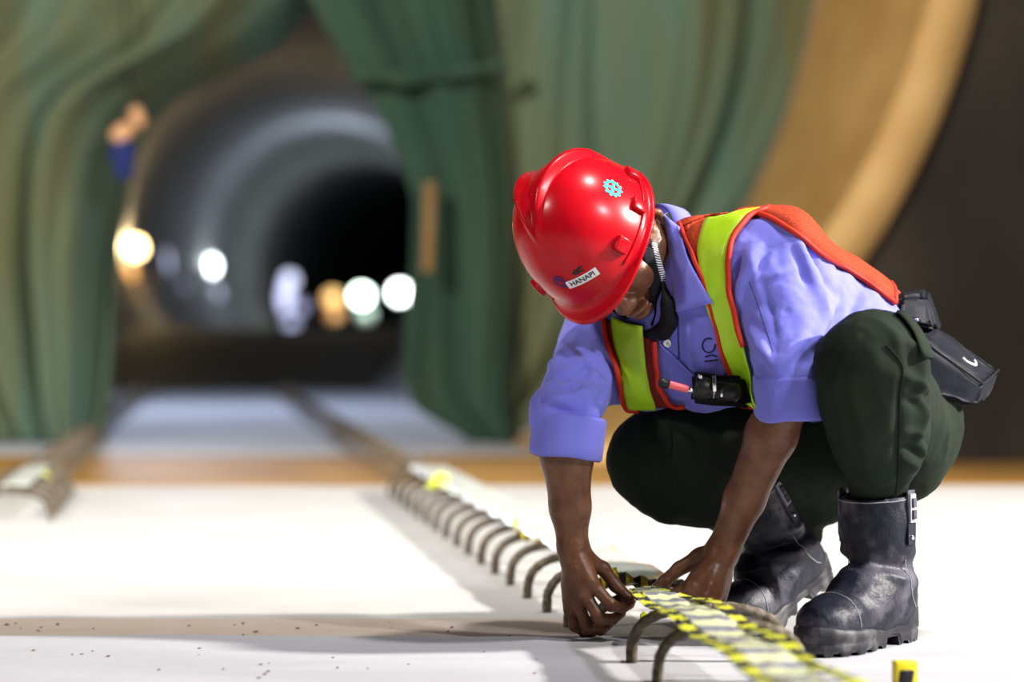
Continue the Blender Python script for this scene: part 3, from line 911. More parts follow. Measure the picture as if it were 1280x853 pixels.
# his right hand (picture left)
rk = [P(738, 729, 3.925), P(728, 743, 3.930), P(720, 754, 3.945), P(715, 763, 3.962)]
rf = [[P(764, 757, 3.918), P(778, 760.5, 3.940), P(788, 756, 3.958)],
      [P(750, 774, 3.922), P(766, 774.5, 3.945), P(777, 767, 3.962)],
      [P(735, 786, 3.938), P(751, 788.5, 3.958), P(762, 781, 3.975)],
      [P(718, 783, 3.965), P(729, 791, 3.980), P(739, 786, 3.995)]]
rt = [P(733, 702, 3.965), P(754, 711, 3.975), P(769, 732, 3.975), P(789, 751, 3.966)]
hand(RW, rk, rf, rt)
# his left hand (picture right)
lk = [P(864, 735, 3.895), P(879, 747, 3.890), P(890, 750, 3.905), P(898, 747, 3.928)]
lf = [[P(838, 746, 3.900), P(826, 755, 3.920), P(815, 757, 3.940)],
      [P(864, 766, 3.892), P(849, 770, 3.918), P(838, 766, 3.940)],
      [P(879, 773, 3.905), P(865, 778, 3.928), P(855, 774, 3.948)],
      [P(891, 769, 3.930), P(881, 777, 3.948), P(871, 775, 3.962)]]
lt = [P(876, 698, 3.955), P(849, 711, 3.960), P(831, 727, 3.955), P(813, 743, 3.948)]
hand(LW, lk, lf, lt)
bv, bq = B.mesh(2)
nr_ = vnormals(bv, bq)
# tendons on the hand backs
for a, b in [(LW, lk[0]), (LW, lk[1]), (RW, rk[0]), (RW, rk[1])]:
    off = Vector((0, -0.02, 0.004))
    bv = fold(bv, nr_, [V3(a.lerp(b, 0.25) + off), V3(a.lerp(b, 0.6) + off), V3(b + Vector((0, -0.012, 0.003)))], 0.0010, 0.0055)
body = np_mesh('body', bv, bq, skin_m, person)
body['label'] = 'brown skinned head, neck, arms and hands'
del B
nail_m = mat('fingernail', (0.42, 0.22, 0.16), 0.3, 0.5)
def nail(a, b, out, r=0.0055):
    d = (b - a).normalized(); out = Vector(out); out = (out - d * out.dot(d)).normalized(); s = d.cross(out)
    c = b + out * 0.0078
    vs, fs = [c + out * 0.0012], []
    for k in range(12):
        a_ = 2 * math.pi * k / 12
        vs.append(c + d * (math.cos(a_) * r * 1.2) + s * (math.sin(a_) * r * 0.85) - out * (0.0018 * abs(math.sin(a_))))
    fs = [(0, 1 + k, 1 + (k + 1) % 12) for k in range(12)]
    mesh_obj('fingernail', vs, fs, nail_m, body)
nail(rt[2], rt[3], (0.5, -0.6, 0.7)); nail(lt[2], lt[3], (-0.4, -0.5, 0.8))
eye_m = mat('eyeball', (0.7, 0.66, 0.6), 0.2, 0.5)
for s in (-1, 1):
    F_ = Field(HL(0.080, 0.030 * s, -0.010) - Vector((0.02,) * 3), HL(0.080, 0.030 * s, -0.010) + Vector((0.02,) * 3), 0.002)
    F_.ell(HL(0.0815, 0.030 * s, -0.0095), HM, (0.0115, 0.0125, 0.005), 0.002); q = F_.mesh(1); np_mesh('eye', q[0], q[1], eye_m, body)

# ------------------------------------------------------------------ shirt
lat_t = (LS - RS).normalized()
Fs = Field((-0.02, 3.72, 0.27), (0.86, 4.42, 0.82), 0.0042)
PEL = P(1095, 470, 4.16)
sp = [C7 + Vector((0.0, 0.0, -0.035)), P(890, 372, 4.06), P(950, 396, 4.07), P(1020, 428, 4.11), PEL]
# upper chest and shoulder yoke
Fs.cone(RS + Vector((0.03, 0.0, 0.0)), LS + Vector((-0.04, 0.02, 0.0)), 0.072, 0.078, 0.05)
Fs.cone(sp[0] + Vector((0.005, 0, 0.0)), sp[1], 0.070, 0.105, 0.05)
Fs.cone(sp[1], sp[2], 0.118, 0.122, 0.06, flat=((0.5, -0.75, 0.3), 1.15))
Fs.cone(sp[2], sp[3], 0.120, 0.118, 0.06, flat=((0.4, -0.85, 0.3), 1.2))
Fs.cone(sp[3], sp[4], 0.118, 0.118, 0.06, flat=((0.3, -0.9, 0.2), 1.2))
# chest front slopes down to the left
Fs.cone(P(838, 430, 4.06), P(905, 440, 4.02), 0.070, 0.072, 0.06)
Fs.cone(P(800, 450, 4.10), P(880, 470, 4.06), 0.052, 0.056, 0.05)
Fs.cone(RS + Vector((0.01, -0.01, -0.02)), P(805, 478, 4.09), 0.05, 0.045, 0.04)
# trapezius up to the collar
Fs.cone(C7 + Vector((-0.015, -0.01, -0.015)), LS + Vector((-0.03, 0.02, 0.012)), 0.058, 0.066, 0.04)
Fs.cone(C7 + Vector((-0.02, 0.0, -0.03)), RS + Vector((0.02, 0.0, 0.0)), 0.055, 0.062, 0.04)
# sleeves with rolled cuffs
def sleeve(s0, e0, w0, r0, r1, cutf, cuff_back):
    ax = (w0 - e0).normalized()
    end = e0 + ax * cutf
    Fs.cone(s0, e0, r0, r1, 0.035)
    Fs.cone(e0, end + ax * 0.02, r1, r1 * 0.98, 0.02, cut=(end, ax))
    return end, ax, e0
l_end, l_ax, l_c0 = sleeve(LS, LE, LW, 0.084, 0.052, 0.035, 0.0)
r_end, r_ax, r_c0 = sleeve(RS, RE, RW, 0.070, 0.052, 0.045, 0.0)
sv, sq = Fs.mesh(2)
n_ = vnormals(sv, sq)
# creases
CAMP = Vector((0, 0, CAM_H))
def hit(bvh, px, py):
    d = (P(px, py, 1.0) - CAMP).normalized()
    loc, nn, i, dist = bvh.ray_cast(CAMP, d)
    return loc, nn, d
def proj_guides(v, q):
    bvh = BVHTree.FromPolygons([Vector(p) for p in v], [tuple(int(i) for i in f) for f in q])
    def g(pts):
        out = []
        for p in catmull([(p[0], p[1]) for p in pts], 3 * len(pts)):
            l_, n_l, d_ = hit(bvh, p[0], p[1])
            if l_ is not None and (not out or (l_ - Vector(out[-1])).length < 0.08): out.append(np.array(l_))
        return out
    return g
s_guide = proj_guides(sv, sq)
def px_fold(v, n, pts, amp, wid):
    g = s_guide(pts)
    return fold(v, n, g, amp, wid) if len(g) > 1 else v
L1 = 3.86
for pts, amp, wid in [
    ([(985, 275, 3.92), (1010, 330, 3.93), (1030, 390, 3.95)], 0.010, 0.014),
    ([(1003, 300, 3.93), (1045, 370, 3.96)], -0.012, 0.012),
    ([(1060, 345, 3.98), (1030, 400, 3.95), (1015, 440, 3.93)], 0.010, 0.012),
    ([(945, 318, 3.87), (928, 350, 3.87), (920, 385, 3.88)], 0.011, 0.012),
    ([(960, 310, 3.86), (935, 345, 3.86)], -0.009, 0.010),
    ([(990, 335, 3.87), (955, 350, 3.86)], 0.007, 0.008),
    ([(950, 350, 3.855), (965, 400, 3.83), (972, 455, 3.82)], -0.006, 0.006),
    ([(935, 410, 3.86), (958, 440, 3.83), (975, 460, 3.82)], 0.009, 0.011),
    ([(1010, 410, 3.84), (985, 440, 3.82), (970, 462, 3.82)], 0.008, 0.010),
    ([(1030, 430, 3.86), (1000, 455, 3.83)], -0.008, 0.010),
    ([(720, 420, 4.08), (700, 450, 4.03), (690, 480, 4.0)], 0.009, 0.012),
    ([(745, 455, 4.06), (715, 470, 4.0), (685, 475, 3.97)], -0.009, 0.010),
    ([(755, 480, 4.05), (720, 495, 3.97), (685, 500, 3.93)], 0.010, 0.011),
    ([(752, 500, 4.0), (715, 515, 3.92), (680, 512, 3.90)], -0.008, 0.009),
    ([(740, 440, 4.08), (760, 470, 4.06), (752, 510, 4.0)], 0.008, 0.010),
    ([(715, 545, 3.87), (690, 555, 3.87), (670, 548, 3.88)], 0.005, 0.008),
    ([(860, 395, 3.97), (862, 440, 3.95), (868, 475, 3.95)], 0.006, 0.008),
    ([(1075, 360, 4.02), (1060, 400, 4.0)], -0.009, 0.011),
    ([(1095, 372, 4.03), (1050, 405, 3.98), (1020, 425, 3.95)], 0.008, 0.010),
    ([(927, 312), (922, 335), (924, 358)], -0.010, 0.008),
    ([(938, 314), (944, 345), (950, 375)], 0.007, 0.008),
    ([(951, 321), (938, 338), (928, 354)], 0.008, 0.007),
    ([(993, 308), (1002, 335), (1010, 360)], -0.008, 0.008),
    ([(1018, 330), (1026, 370), (1033, 410)], 0.007, 0.008),
    ([(946, 428), (960, 448), (972, 463)], 0.007, 0.006),
    ([(1010, 422), (990, 446), (973, 463)], 0.007, 0.006),
    ([(960, 425), (968, 447)], -0.006, 0.006),
    ([(701, 429), (728, 455), (753, 480)], 0.008, 0.008),
    ([(683, 453), (705, 468), (728, 480)], 0.008, 0.008),
    ([(740, 459), (722, 478), (708, 494)], -0.008, 0.008),
    ([(677, 500), (705, 512), (744, 522)], -0.006, 0.006)]:
    sv = px_fold(sv, n_, pts, amp * 0.95, wid * 0.95)
sv = sv + n_ * (0.0060 * vnoise(sv, 15, 3.0, 2))[:, None]
sv = sv + n_ * (0.0018 * vnoise(sv, 45, 8.0, 2))[:, None]
sv = laplace(sv, sq, 0.15)
shirt = np_mesh('shirt', sv, sq, shirt_m, person)
shirt['label'] = 'blue-violet work shirt with rolled sleeves'
def cuff(a, b, r0, r1, seed):
    ax = (b - a).normalized(); t_, s_, n_c = frame_from(ax, (0.3, 1, 0.2))
    ln = (b - a).length
    prof = [(0.02, -0.012), (0.0, -0.003), (0.03, 0.0015), (0.10, 0.003), (0.35, 0.0022), (0.7, 0.002), (0.93, 0.0015), (1.0, -0.001), (1.01, -0.004), (0.95, -0.006), (0.6, -0.008)]
    vs, fs = [], []
    for (u, o_) in prof:
        for k in range(56):
            an = 2 * math.pi * k / 56
            rr = (r0 + (r1 - r0) * u + o_) * (1 + 0.035 * noise.noise(Vector((math.cos(an) * 1.6 + seed, math.sin(an) * 1.6, u * 1.4))))
            wob = 0.006 * noise.noise(Vector((math.cos(an) + seed, math.sin(an), 3.0)))
            vs.append(a + ax * (ln * u + wob) + s_ * (math.cos(an) * rr) + n_c * (math.sin(an) * rr))
    for i in range(len(prof) - 1):
        for k in range(56):
            p, q = i * 56 + k, i * 56 + (k + 1) % 56
            fs.append((p, q, q + 56, p + 56))
    mesh_obj('sleeve_cuff', vs, fs, shirt_m, shirt)['label'] = 'rolled shirt cuff'
cuff(P(713, 519, 3.965), P(707, 572, 3.962), 0.0585, 0.0600, 1.0)
cuff(P(987, 466, 3.845), P(988, 521, 3.853), 0.0560, 0.0560, 7.0)
shirt_bvh = BVHTree.FromPolygons([Vector(v) for v in sv], [tuple(int(i) for i in q) for q in sq])
CAMP = Vector((0, 0, CAM_H))
def hit(bvh, px, py):
    d = (P(px, py, 1.0) - CAMP).normalized()
    loc, nn, i, dist = bvh.ray_cast(CAMP, d)
    return loc, nn, d
HANG = [False]
def on_shirt(g, off, last, bvh=None):
    bvh = bvh or shirt_bvh
    if g[0] == 'w':
        loc, nn, i, dd = bvh.find_nearest(Vector(g[1]))
        if (Vector(g[1]) - loc).dot(nn) < 0 and dd > 0.04: pass
        return loc + nn * off, nn
    loc, nn, d = hit(bvh, g[1], g[2])
    if loc is None:
        dep = last[0].y - 0.0 if last is not None else 3.95
        p = P(g[1], g[2], dep)
        near, nn, i, dd = bvh.find_nearest(p)
        if not HANG[0]: return near + nn * off, nn
        return p, -d
    return loc + nn * off, nn

def strip_grid(name, e1, e2, m, parent, n=28, across=6, off=0.005, thick=0.002, label=None, bulge=0.0, bvh=None, smooth_n=2):
    """surface strip between two guide edges ('p',px,py) or ('w',vec), laid on the shirt"""
    g = []
    last = None
    rows = []
    A = catmull([(q[1], q[2]) for q in e1], n); Bq = catmull([(q[1], q[2]) for q in e2], n)
    for i in range(n):
        row = []
        for j in range(across + 1):
            u = j / across
            q = ('p', A[i][0] * (1 - u) + Bq[i][0] * u, A[i][1] * (1 - u) + Bq[i][1] * u)
            last = on_shirt(q, off + bulge * math.sin(math.pi * u), last, bvh)
            row.append(np.array(last[0]))
        rows.append(row)
    G = np.array(rows)
    for _ in range(smooth_n):
        G2 = G.copy()
        G2[1:-1] = 0.5 * G[1:-1] + 0.25 * (G[:-2] + G[2:])
        G2[:, 1:-1] = 0.5 * G2[:, 1:-1] + 0.25 * (G2[:, :-2] + G2[:, 2:])
        G = G2
    return grid_obj(name, G, m, parent, thick, label)

def grid_obj(name, G, m, parent, thick=0.002, label=None):
    n, k = G.shape[:2]
    vs = [tuple(p) for r in G for p in r]
    fs = [(i * k + j, i * k + j + 1, (i + 1) * k + j + 1, (i + 1) * k + j) for i in range(n - 1) for j in range(k - 1)]
    o = mesh_obj(name, vs, fs, m, parent)
    if thick:
        md = o.modifiers.new('thickness', 'SOLIDIFY'); md.thickness = thick; md.offset = 0
    if label: o['label'] = label
    return o

def piping(name, pts, r, m, parent, n=40, off=0.006, bvh=None, label=None):
    last = None; out = []
    for q in catmull(pts, n):
        last = on_shirt(('p', q[0], q[1]), off, last, bvh)
        out.append(np.array(last[0]))
    out = np.array(out)
    for _ in range(2):
        out[1:-1] = 0.5 * out[1:-1] + 0.25 * (out[:-2] + out[2:])
    v, f = tube([Vector(p) for p in out], r, 6)
    o = mesh_obj(name, v, f, m, parent)
    if label: o['label'] = label
    return o

# ------------------------------------------------------------------ vest
vest = empty('vest', (0, 0, 0)); vest.parent = person
vest.matrix_parent_inverse = Matrix.Translation(-person.location)
vest['label'] = 'orange mesh vest with lime reflective bands and red piping'
# left front: band over the shoulder and down the chest
strip_grid('reflective_band', [('p', 905, 262), ('p', 886, 275), ('p', 877, 310), ('p', 880, 350), ('p', 890, 400), ('p', 910, 455), ('p', 932, 511)],
           [('p', 955, 266), ('p', 932, 279), ('p', 916, 305), ('p', 911, 335), ('p', 921, 390), ('p', 938, 440), ('p', 947, 510)], lime_m, vest, 44, 8, 0.010, 0.003, bulge=0.003)
strip_grid('mesh_panel', [('p', 842, 266), ('p', 852, 285), ('p', 867, 318), ('p', 882, 352), ('p', 892, 392), ('p', 903, 440), ('p', 928, 508)],
           [('p', 905, 262), ('p', 888, 276), ('p', 879, 310), ('p', 882, 350), ('p', 892, 400), ('p', 912, 455), ('p', 934, 511)], orange_m, vest, 36, 6, 0.006, 0.002)
piping('piping', [(852, 285), (867, 318), (882, 352), (892, 392), (903, 440), (928, 508)], 0.0042, red_m, vest, off=0.010)
piping('piping', [(962, 266), (936, 278), (918, 304), (913, 335), (919, 375), (930, 415), (936, 432)], 0.0050, red_m, vest, off=0.010)
strip_grid('band_end', [('p', 922, 500), ('p', 930, 514)], [('p', 945, 500), ('p', 946, 516)], red_m, vest, 6, 3, 0.008, 0.003)
# right front: hanging panel
HANG[0] = True
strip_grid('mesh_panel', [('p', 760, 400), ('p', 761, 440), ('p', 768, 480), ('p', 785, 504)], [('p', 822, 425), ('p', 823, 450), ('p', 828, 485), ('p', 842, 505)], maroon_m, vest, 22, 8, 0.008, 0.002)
strip_grid('reflective_band', [('p', 771, 398), ('p', 772, 440), ('p', 776, 480), ('p', 786, 505)], [('p', 809, 408), ('p', 811, 440), ('p', 814, 480), ('p', 822, 505)], lime_m, vest, 26, 6, 0.012, 0.003, bulge=0.002)
piping('piping', [(759, 396), (760, 440), (767, 478), (783, 503), (800, 507)], 0.0048, red_m, vest, off=0.012)
piping('piping', [(822, 424), (824, 455), (827, 480), (840, 500), (858, 503)], 0.0048, red_m, vest, off=0.012)
HANG[0] = False
# back: panel projected on the far side of the trunk, edged by piping along the visible left side
edge_l = [(905, 262), (950, 268), (990, 288), (1030, 320), (1075, 348), (1116, 378)]
rows = []
for q in catmull(edge_l, 40):
    loc, nn = on_shirt(('p', q[0], q[1] + 3), 0.006, None)
    row = [np.array(loc)]
    far = Vector(loc) + Vector((0.0, 0.30, -0.02))
    for j in range(1, 13):
        u = j / 12
        g_ = Vector(loc).lerp(far, u) + Vector((0.35, 0.0, 0.75)).normalized() * (0.12 * math.sin(math.pi * u))
        l2, n2, i2, d2 = shirt_bvh.find_nearest(g_)
        row.append(np.array(l2 + n2 * 0.018))
    rows.append(row)
G = np.array(rows)
for _ in range(3):
    G[1:-1] = 0.5 * G[1:-1] + 0.25 * (G[:-2] + G[2:])
    G[:, 1:-1] = 0.5 * G[:, 1:-1] + 0.25 * (G[:, :-2] + G[:, 2:])
grid_obj('back_panel', G, orange_m, vest, 0.003)
v, f = tube([Vector(p) for p in G[:, 0]], 0.0048, 6); mesh_obj('piping', v, f, red_m, vest)
v, f = tube([Vector(p) for p in G[-1, :]], 0.0048, 6); mesh_obj('piping', v, f, red_m, vest)
# orange yoke behind the collar
strip_grid('shoulder_yoke', [('p', 826, 263), ('p', 850, 260), ('p', 880, 258), ('p', 910, 261)], [('p', 846, 292), ('p', 862, 284), ('p', 880, 277), ('p', 900, 274)], orange_m, vest, 16, 5, 0.009, 0.003)
# trailing vest hem flaring over the waist
hem = []
for i, (a, b) in enumerate([((1030, 318), (1034, 322)), ((1060, 338), (1062, 346)), ((1090, 350), (1084, 366)), ((1112, 358), (1098, 380)), ((1124, 368), (1112, 386))]):
    pa, pb = P(a[0], a[1], 4.10), P(b[0], b[1], 4.04)
    hem.append([np.array(pa.lerp(pb, u) + Vector((0, 0, 0.004 * math.sin(math.pi * u)))) for u in np.linspace(0, 1, 6)])
hemc = [np.array(catmull([h[j] for h in hem], 24)) for j in range(6)]
G = np.stack(hemc, 1)
grid_obj('hem_flap', G, orange_m, vest, 0.003)
v, f = tube([Vector(p) for p in G[:, 0]], 0.0045, 6); mesh_obj('piping', v, f, red_m, vest)

# ------------------------------------------------------------------ collar, placket, button, chest print
def leaf(name, outline_px, depth_fn, m, parent, n=14, thick=0.003, label=None):
    a, b = outline_px
    A = catmull(a, n); Bq = catmull(b, n)
    G = []
    for i in range(n):
        G.append([np.array(depth_fn(A[i] * (1 - u) + Bq[i] * u, i / (n - 1), u)) for u in np.linspace(0, 1, 8)])
    return grid_obj(name, np.array(G), m, parent, thick, label)
def col_depth(q, t, u):
    loc, nn, d = hit(shirt_bvh, q[0], q[1])
    y = 3.965 + 0.02 * (1 - t)
    if loc is not None: y = min(y, loc.y - 0.012)
    y += 0.014 * (1 - min(1, u / 0.28)) ** 2 - 0.004 * u
    return P(q[0], q[1], y)
leaf('collar', ([(829, 268), (834, 300), (840, 345), (843, 391)], [(850, 284), (858, 318), (874, 350), (891, 379)]), col_depth, shirt_m, shirt, label='pointed shirt collar')
# inner stand of the collar round the neck
cs = []
for i in range(22):
    t = i / 21
    a = -0.5 + t * 4.6
    base = C7 + Vector((-0.045, -0.01, 0.015))
    e1 = Vector((0.45, -0.45, 0.75)).normalized(); nx_ = (O - C7).normalized()
    e1 = (e1 - nx_ * e1.dot(nx_)).normalized(); e2 = nx_.cross(e1)
    cpt = base + e1 * (math.cos(a) * 0.066) + e2 * (math.sin(a) * 0.068)
    cs.append([np.array(cpt - nx_ * 0.02), np.array(cpt + nx_ * 0.004 + e1 * 0.003 * math.cos(a)), np.array(cpt + nx_ * 0.024)])
grid_obj('collar_stand', np.array(cs), shirt_m, shirt, 0.003)
piping('placket_edge', [(842, 392), (834, 410), (826, 430), (846, 448), (876, 476)], 0.0022, shirt_m, shirt, off=0.003)
piping('placket_seam', [(848, 395), (848, 420), (849, 448)], 0.0012, navy_m, shirt, off=0.001)
piping('sleeve_seam', [(936, 352), (946, 378), (956, 408), (966, 440)], 0.0006, navy_m, shirt, off=0.0)
loc, nn, d = hit(shirt_bvh, 835, 429)
bx = frame_from(nn)
vs, fs = [], []
for (r, h) in ((0.0066, 0.002), (0.0066, 0.0045), (0.0045, 0.0045), (0.004, 0.0035), (0.0012, 0.0035)):
    for k in range(20):
        a = 2 * math.pi * k / 20
        vs.append(loc + bx[1] * (math.cos(a) * r) + bx[2] * (math.sin(a) * r) + nn * h)
for i in range(4):
    for k in range(20): fs.append((i * 20 + k, i * 20 + (k + 1) % 20, (i + 1) * 20 + (k + 1) % 20, (i + 1) * 20 + k))
mesh_obj('button', vs, fs, white_m, shirt)
c_ = [(886 + 8 * math.cos(a), 432 + 9 * math.sin(a)) for a in np.linspace(-0.2, 5.2, 14)]
piping('chest_logo', c_, 0.0015, navy_m, shirt, n=30, off=0.0005, label='navy round logo print half under the vest')
piping('chest_logo', [(882, 446), (890, 444), (896, 446)], 0.0016, navy_m, shirt, n=10, off=0.0005)
piping('chest_logo', [(881, 452), (889, 451), (897, 450)], 0.0016, ink_m, shirt, n=10, off=0.0005)

# ------------------------------------------------------------------ black scarf under the chin
body_bvh = BVHTree.FromPolygons([Vector(v_) for v_ in bv], [tuple(int(i) for i in q) for q in bq])
def SP(x, y):
    ds = [h_[0].y for h_ in (hit(shirt_bvh, x, y), hit(body_bvh, x, y)) if h_[0] is not None]
    return P(x, y, (min(ds) if ds else 3.98) - 0.002)
F_ = Field((0.10, 3.80, 0.44), (0.40, 4.16, 0.74), 0.0035)
for a, b, r0, r1 in [(SP(828, 352), SP(835, 382), 0.005, 0.009), (SP(835, 382), SP(837, 402), 0.010, 0.011), (SP(837, 402), SP(828, 415), 0.012, 0.011), (SP(828, 415), SP(808, 417), 0.010, 0.006)]:
    F_.cone(a, b, r0, r1, 0.018)
q = F_.mesh(1); v_ = q[0] + vnormals(*q) * (0.002 * vnoise(q[0], 40, 1.0, 2))[:, None]
np_mesh('neck_scarf', v_, q[1], M['black_cloth'], person)

# ------------------------------------------------------------------ trousers
Ft = Field((0.10, 3.62, 0.10), (0.84, 4.52, 0.62), 0.0050)
LA, RA = P(1099, 628, 3.89), P(985, 668, 4.26)
Ft.ell(P(1098, 520, 4.16), np.eye(3), (0.118, 0.125, 0.128), 0.05)
Ft.cone(P(1080, 465, 4.14), P(1098, 520, 4.16), 0.105, 0.118, 0.05)
Ft.cone(LH, LK + Vector((0.004, 0.02, -0.005)), 0.098, 0.082, 0.05)
Ft.cone(LK, LK + Vector((0.0, 0.01, -0.05)), 0.080, 0.080, 0.03)
Ft.cone(LK, LK.lerp(LA, 0.5) + Vector((0.006, 0.0, 0)), 0.080, 0.076, 0.03)
Ft.cone(LK.lerp(LA, 0.5) + Vector((0.006, 0, 0)), LA, 0.072, 0.040, 0.03)
Ft.cone(LA, LA + Vector((0, 0.005, -0.03)), 0.039, 0.036, 0.02)
Ft.cone(P(1140, 535, 4.10), P(1130, 575, 4.06), 0.082, 0.066, 0.04)
Ft.cone(RH, RK + Vector((0.02, 0.0, 0.0)), 0.122, 0.090, 0.05)
Ft.cone(RK, RK + Vector((0.04, 0.01, -0.01)), 0.086, 0.09, 0.04)
Ft.cone(RK + Vector((0.04, 0.01, -0.015)), P(930, 620, 4.2), 0.082, 0.072, 0.04)
Ft.cone(P(930, 620, 4.2), RA, 0.070, 0.058, 0.03)
Ft.cone(P(1010, 600, 4.2), P(1030, 620, 4.22), 0.055, 0.05, 0.03)
tv, tq = Ft.mesh(2)
n_ = vnormals(tv, tq)
t_guide = proj_guides(tv, tq)
for pts, amp, wid in [
    ([(1120, 420, 3.80), (1148, 450, 3.83), (1150, 490, 3.85)], 0.010, 0.012),
    ([(1150, 500, 3.85), (1156, 520, 3.86), (1148, 548, 3.87)], 0.012, 0.012),
    ([(1150, 555, 3.87), (1156, 572, 3.88), (1146, 600, 3.88)], 0.011, 0.011),
    ([(1142, 480, 3.84), (1162, 505, 3.9)], -0.010, 0.009),
    ([(1140, 545, 3.86), (1165, 555, 3.92)], -0.010, 0.009),
    ([(1126, 470, 3.80), (1122, 540, 3.82), (1122, 610, 3.87)], -0.004, 0.006),
    ([(1060, 480, 3.70), (1075, 540, 3.75), (1085, 600, 3.83)], 0.005, 0.014),
    ([(1160, 410, 3.95), (1180, 450, 4.02), (1190, 500, 4.08)], 0.007, 0.010),
    ([(1185, 520, 4.05), (1180, 570, 4.05)], 0.006, 0.010),
    ([(800, 545, 4.02), (818, 560, 4.02), (812, 600, 4.02)], 0.007, 0.012),
    ([(850, 530, 4.03), (830, 570, 4.02), (835, 610, 4.03)], -0.006, 0.010),
    ([(870, 580, 4.06), (920, 600, 4.08)], 0.006, 0.012),
    ([(1135, 430), (1150, 445), (1158, 465)], 0.010, 0.010),
    ([(1128, 470), (1146, 478), (1160, 492)], 0.009, 0.008),
    ([(1130, 500), (1150, 508), (1164, 522)], -0.007, 0.008),
    ([(1130, 540), (1150, 545), (1166, 556)], 0.010, 0.008),
    ([(1130, 575), (1148, 583), (1160, 596)], 0.009, 0.008),
    ([(1128, 560), (1148, 566), (1162, 578)], -0.007, 0.007),
    ([(1095, 400), (1118, 420), (1128, 450)], 0.006, 0.010),
    ([(1040, 470), (1050, 520), (1062, 580)], 0.005, 0.010),
    ([(1075, 590), (1095, 602), (1118, 600)], 0.006, 0.008),
    ([(1165, 420), (1178, 450), (1185, 480)], -0.006, 0.008),
    ([(800, 525), (806, 560), (800, 600)], 0.006, 0.010),
    ([(845, 540), (860, 552), (868, 560)], 0.006, 0.008)]:
    g_ = t_guide(pts)
    if len(g_) > 1: tv = fold(tv, n_, g_, amp * 0.9, wid)
tv = tv + n_ * (0.005 * vnoise(tv, 11, 5.0, 2))[:, None] + n_ * (0.0016 * vnoise(tv, 40, 2.0, 2))[:, None]
trousers = np_mesh('trousers', tv, tq, trouser_m, person)
trousers['label'] = 'dark green work trousers'
tro_bvh = BVHTree.FromPolygons([Vector(v) for v in tv], [tuple(int(i) for i in q) for q in tq])
piping('leg_seam', [(1108, 432), (1128, 458), (1125, 490), (1124, 540), (1123, 580), (1120, 618)], 0.0014, seam_m, trousers, off=0.0006, bvh=tro_bvh, n=50)
piping('knee_seam', [(838, 538), (840, 556), (838, 572)], 0.0012, seam_m, trousers, off=0.0006, bvh=tro_bvh, n=14)
strip_grid('pocket_flap', [('p', 1110, 388), ('p', 1125, 400), ('p', 1140, 420), ('p', 1150, 445)], [('p', 1135, 396), ('p', 1146, 410), ('p', 1158, 430), ('p', 1164, 450)], trouser_m, trousers, 14, 5, 0.006, 0.003, bvh=tro_bvh, bulge=0.003)
# ------------------------------------------------------------------ helmet
NT, NP_ = 220, 110
af, ab, al, au = 0.127, 0.136, 0.114, 0.150
def helm_pt(th, ph):
    """th azimuth from the front towards his left, ph polar from the crown; dome with the raised V of ridges"""
    ct, st_ = math.cos(th), math.sin(th)
    a = af if ct > 0 else ab
    sp_ = math.sin(ph) ** 0.92
    x, y, z = a * ct * sp_, al * st_ * sp_, au * math.cos(ph)
    nrm = Vector((x / a ** 2, y / al ** 2, z / au ** 2)).normalized()
    s = (0.092 - x) / 0.19
    h = 0.0
    if s > 0 and z > 0.02:
        ya = 0.050 * min(s, 1.15)
        d_ = abs(y) - ya
        hw_in, hw_out = 0.010 + 0.012 * min(s, 1), 0.006 + 0.014 * min(s, 1)
        pr = max(0.0, 1 - (-d_ / hw_in if d_ < 0 else d_ / hw_out))
        pr = min(1.0, pr * 1.25)
        h = 0.0125 * min(1, s * 2.2) * pr * min(1, max(0, (z - 0.03) / 0.05)) * (1 - max(0, min(1, (s - 0.95) / 0.3)))
        if abs(y) < ya - hw_in * 0.2:
            h -= 0.003 * min(1, s * 2)
    return Vector((x, y, z)) + nrm * h
vs, fs = [], []
rows = []
for j in range(NP_ + 1):
    ph = math.pi / 2 * j / NP_
    ph = max(ph, 0.004)
    rows.append([helm_pt(2 * math.pi * i / NT, ph) for i in range(NT)])
def rimrow(out, dz, vis_out, vis_dz):
    r = []
    for i in range(NT):
        th = 2 * math.pi * i / NT
        t = math.atan2(math.sin(th), math.cos(th))
        v_ = max(0.0, 1 - abs(t) / 1.12); v_ = v_ * v_ * (3 - 2 * v_)
        base = helm_pt(th, math.pi / 2)
        o_ = Vector((math.cos(th), math.sin(th) * 0.95, 0))
        r.append(base + o_ * (out + vis_out * v_) + Vector((0, 0, dz + vis_dz * v_)))
    return r
rows += [rimrow(0.001, -0.006, 0.003, -0.002), rimrow(0.004, -0.010, 0.009, -0.004), rimrow(0.007, -0.012, 0.016, -0.007), rimrow(0.0085, -0.0135, 0.020, -0.009), rimrow(0.008, -0.0165, 0.020, -0.0105), rimrow(0.004, -0.0165, 0.014, -0.0090), rimrow(-0.004, -0.012, 0.0, -0.006)]
for j in range(24, -1, -1):
    ph = max(math.pi / 2 * j / 24, 0.01)
    r = []
    for i in range(NT):
        th = 2 * math.pi * i / NT
        ct, st_ = math.cos(th), math.sin(th); a = (af if ct > 0 else ab) - 0.005
        sp_ = math.sin(ph) ** 0.92
        r.append(Vector((a * ct * sp_, (al - 0.005) * st_ * sp_, (au - 0.006) * math.cos(ph) - 0.002)))
    rows.append(r)
allv = [HK(*p) for r in rows for p in r]
for j in range(len(rows) - 1):
    for i in range(NT):
        a, b = j * NT + i, j * NT + (i + 1) % NT
        fs.append((a, a + NT, b + NT, b))
top = len(allv); allv.append(HK(0, 0, au - 0.003 * 0)); 
for i in range(NT): fs.append((top, i, (i + 1) % NT))
helmet = mesh_obj('helmet', allv, fs, helmet_m, person)
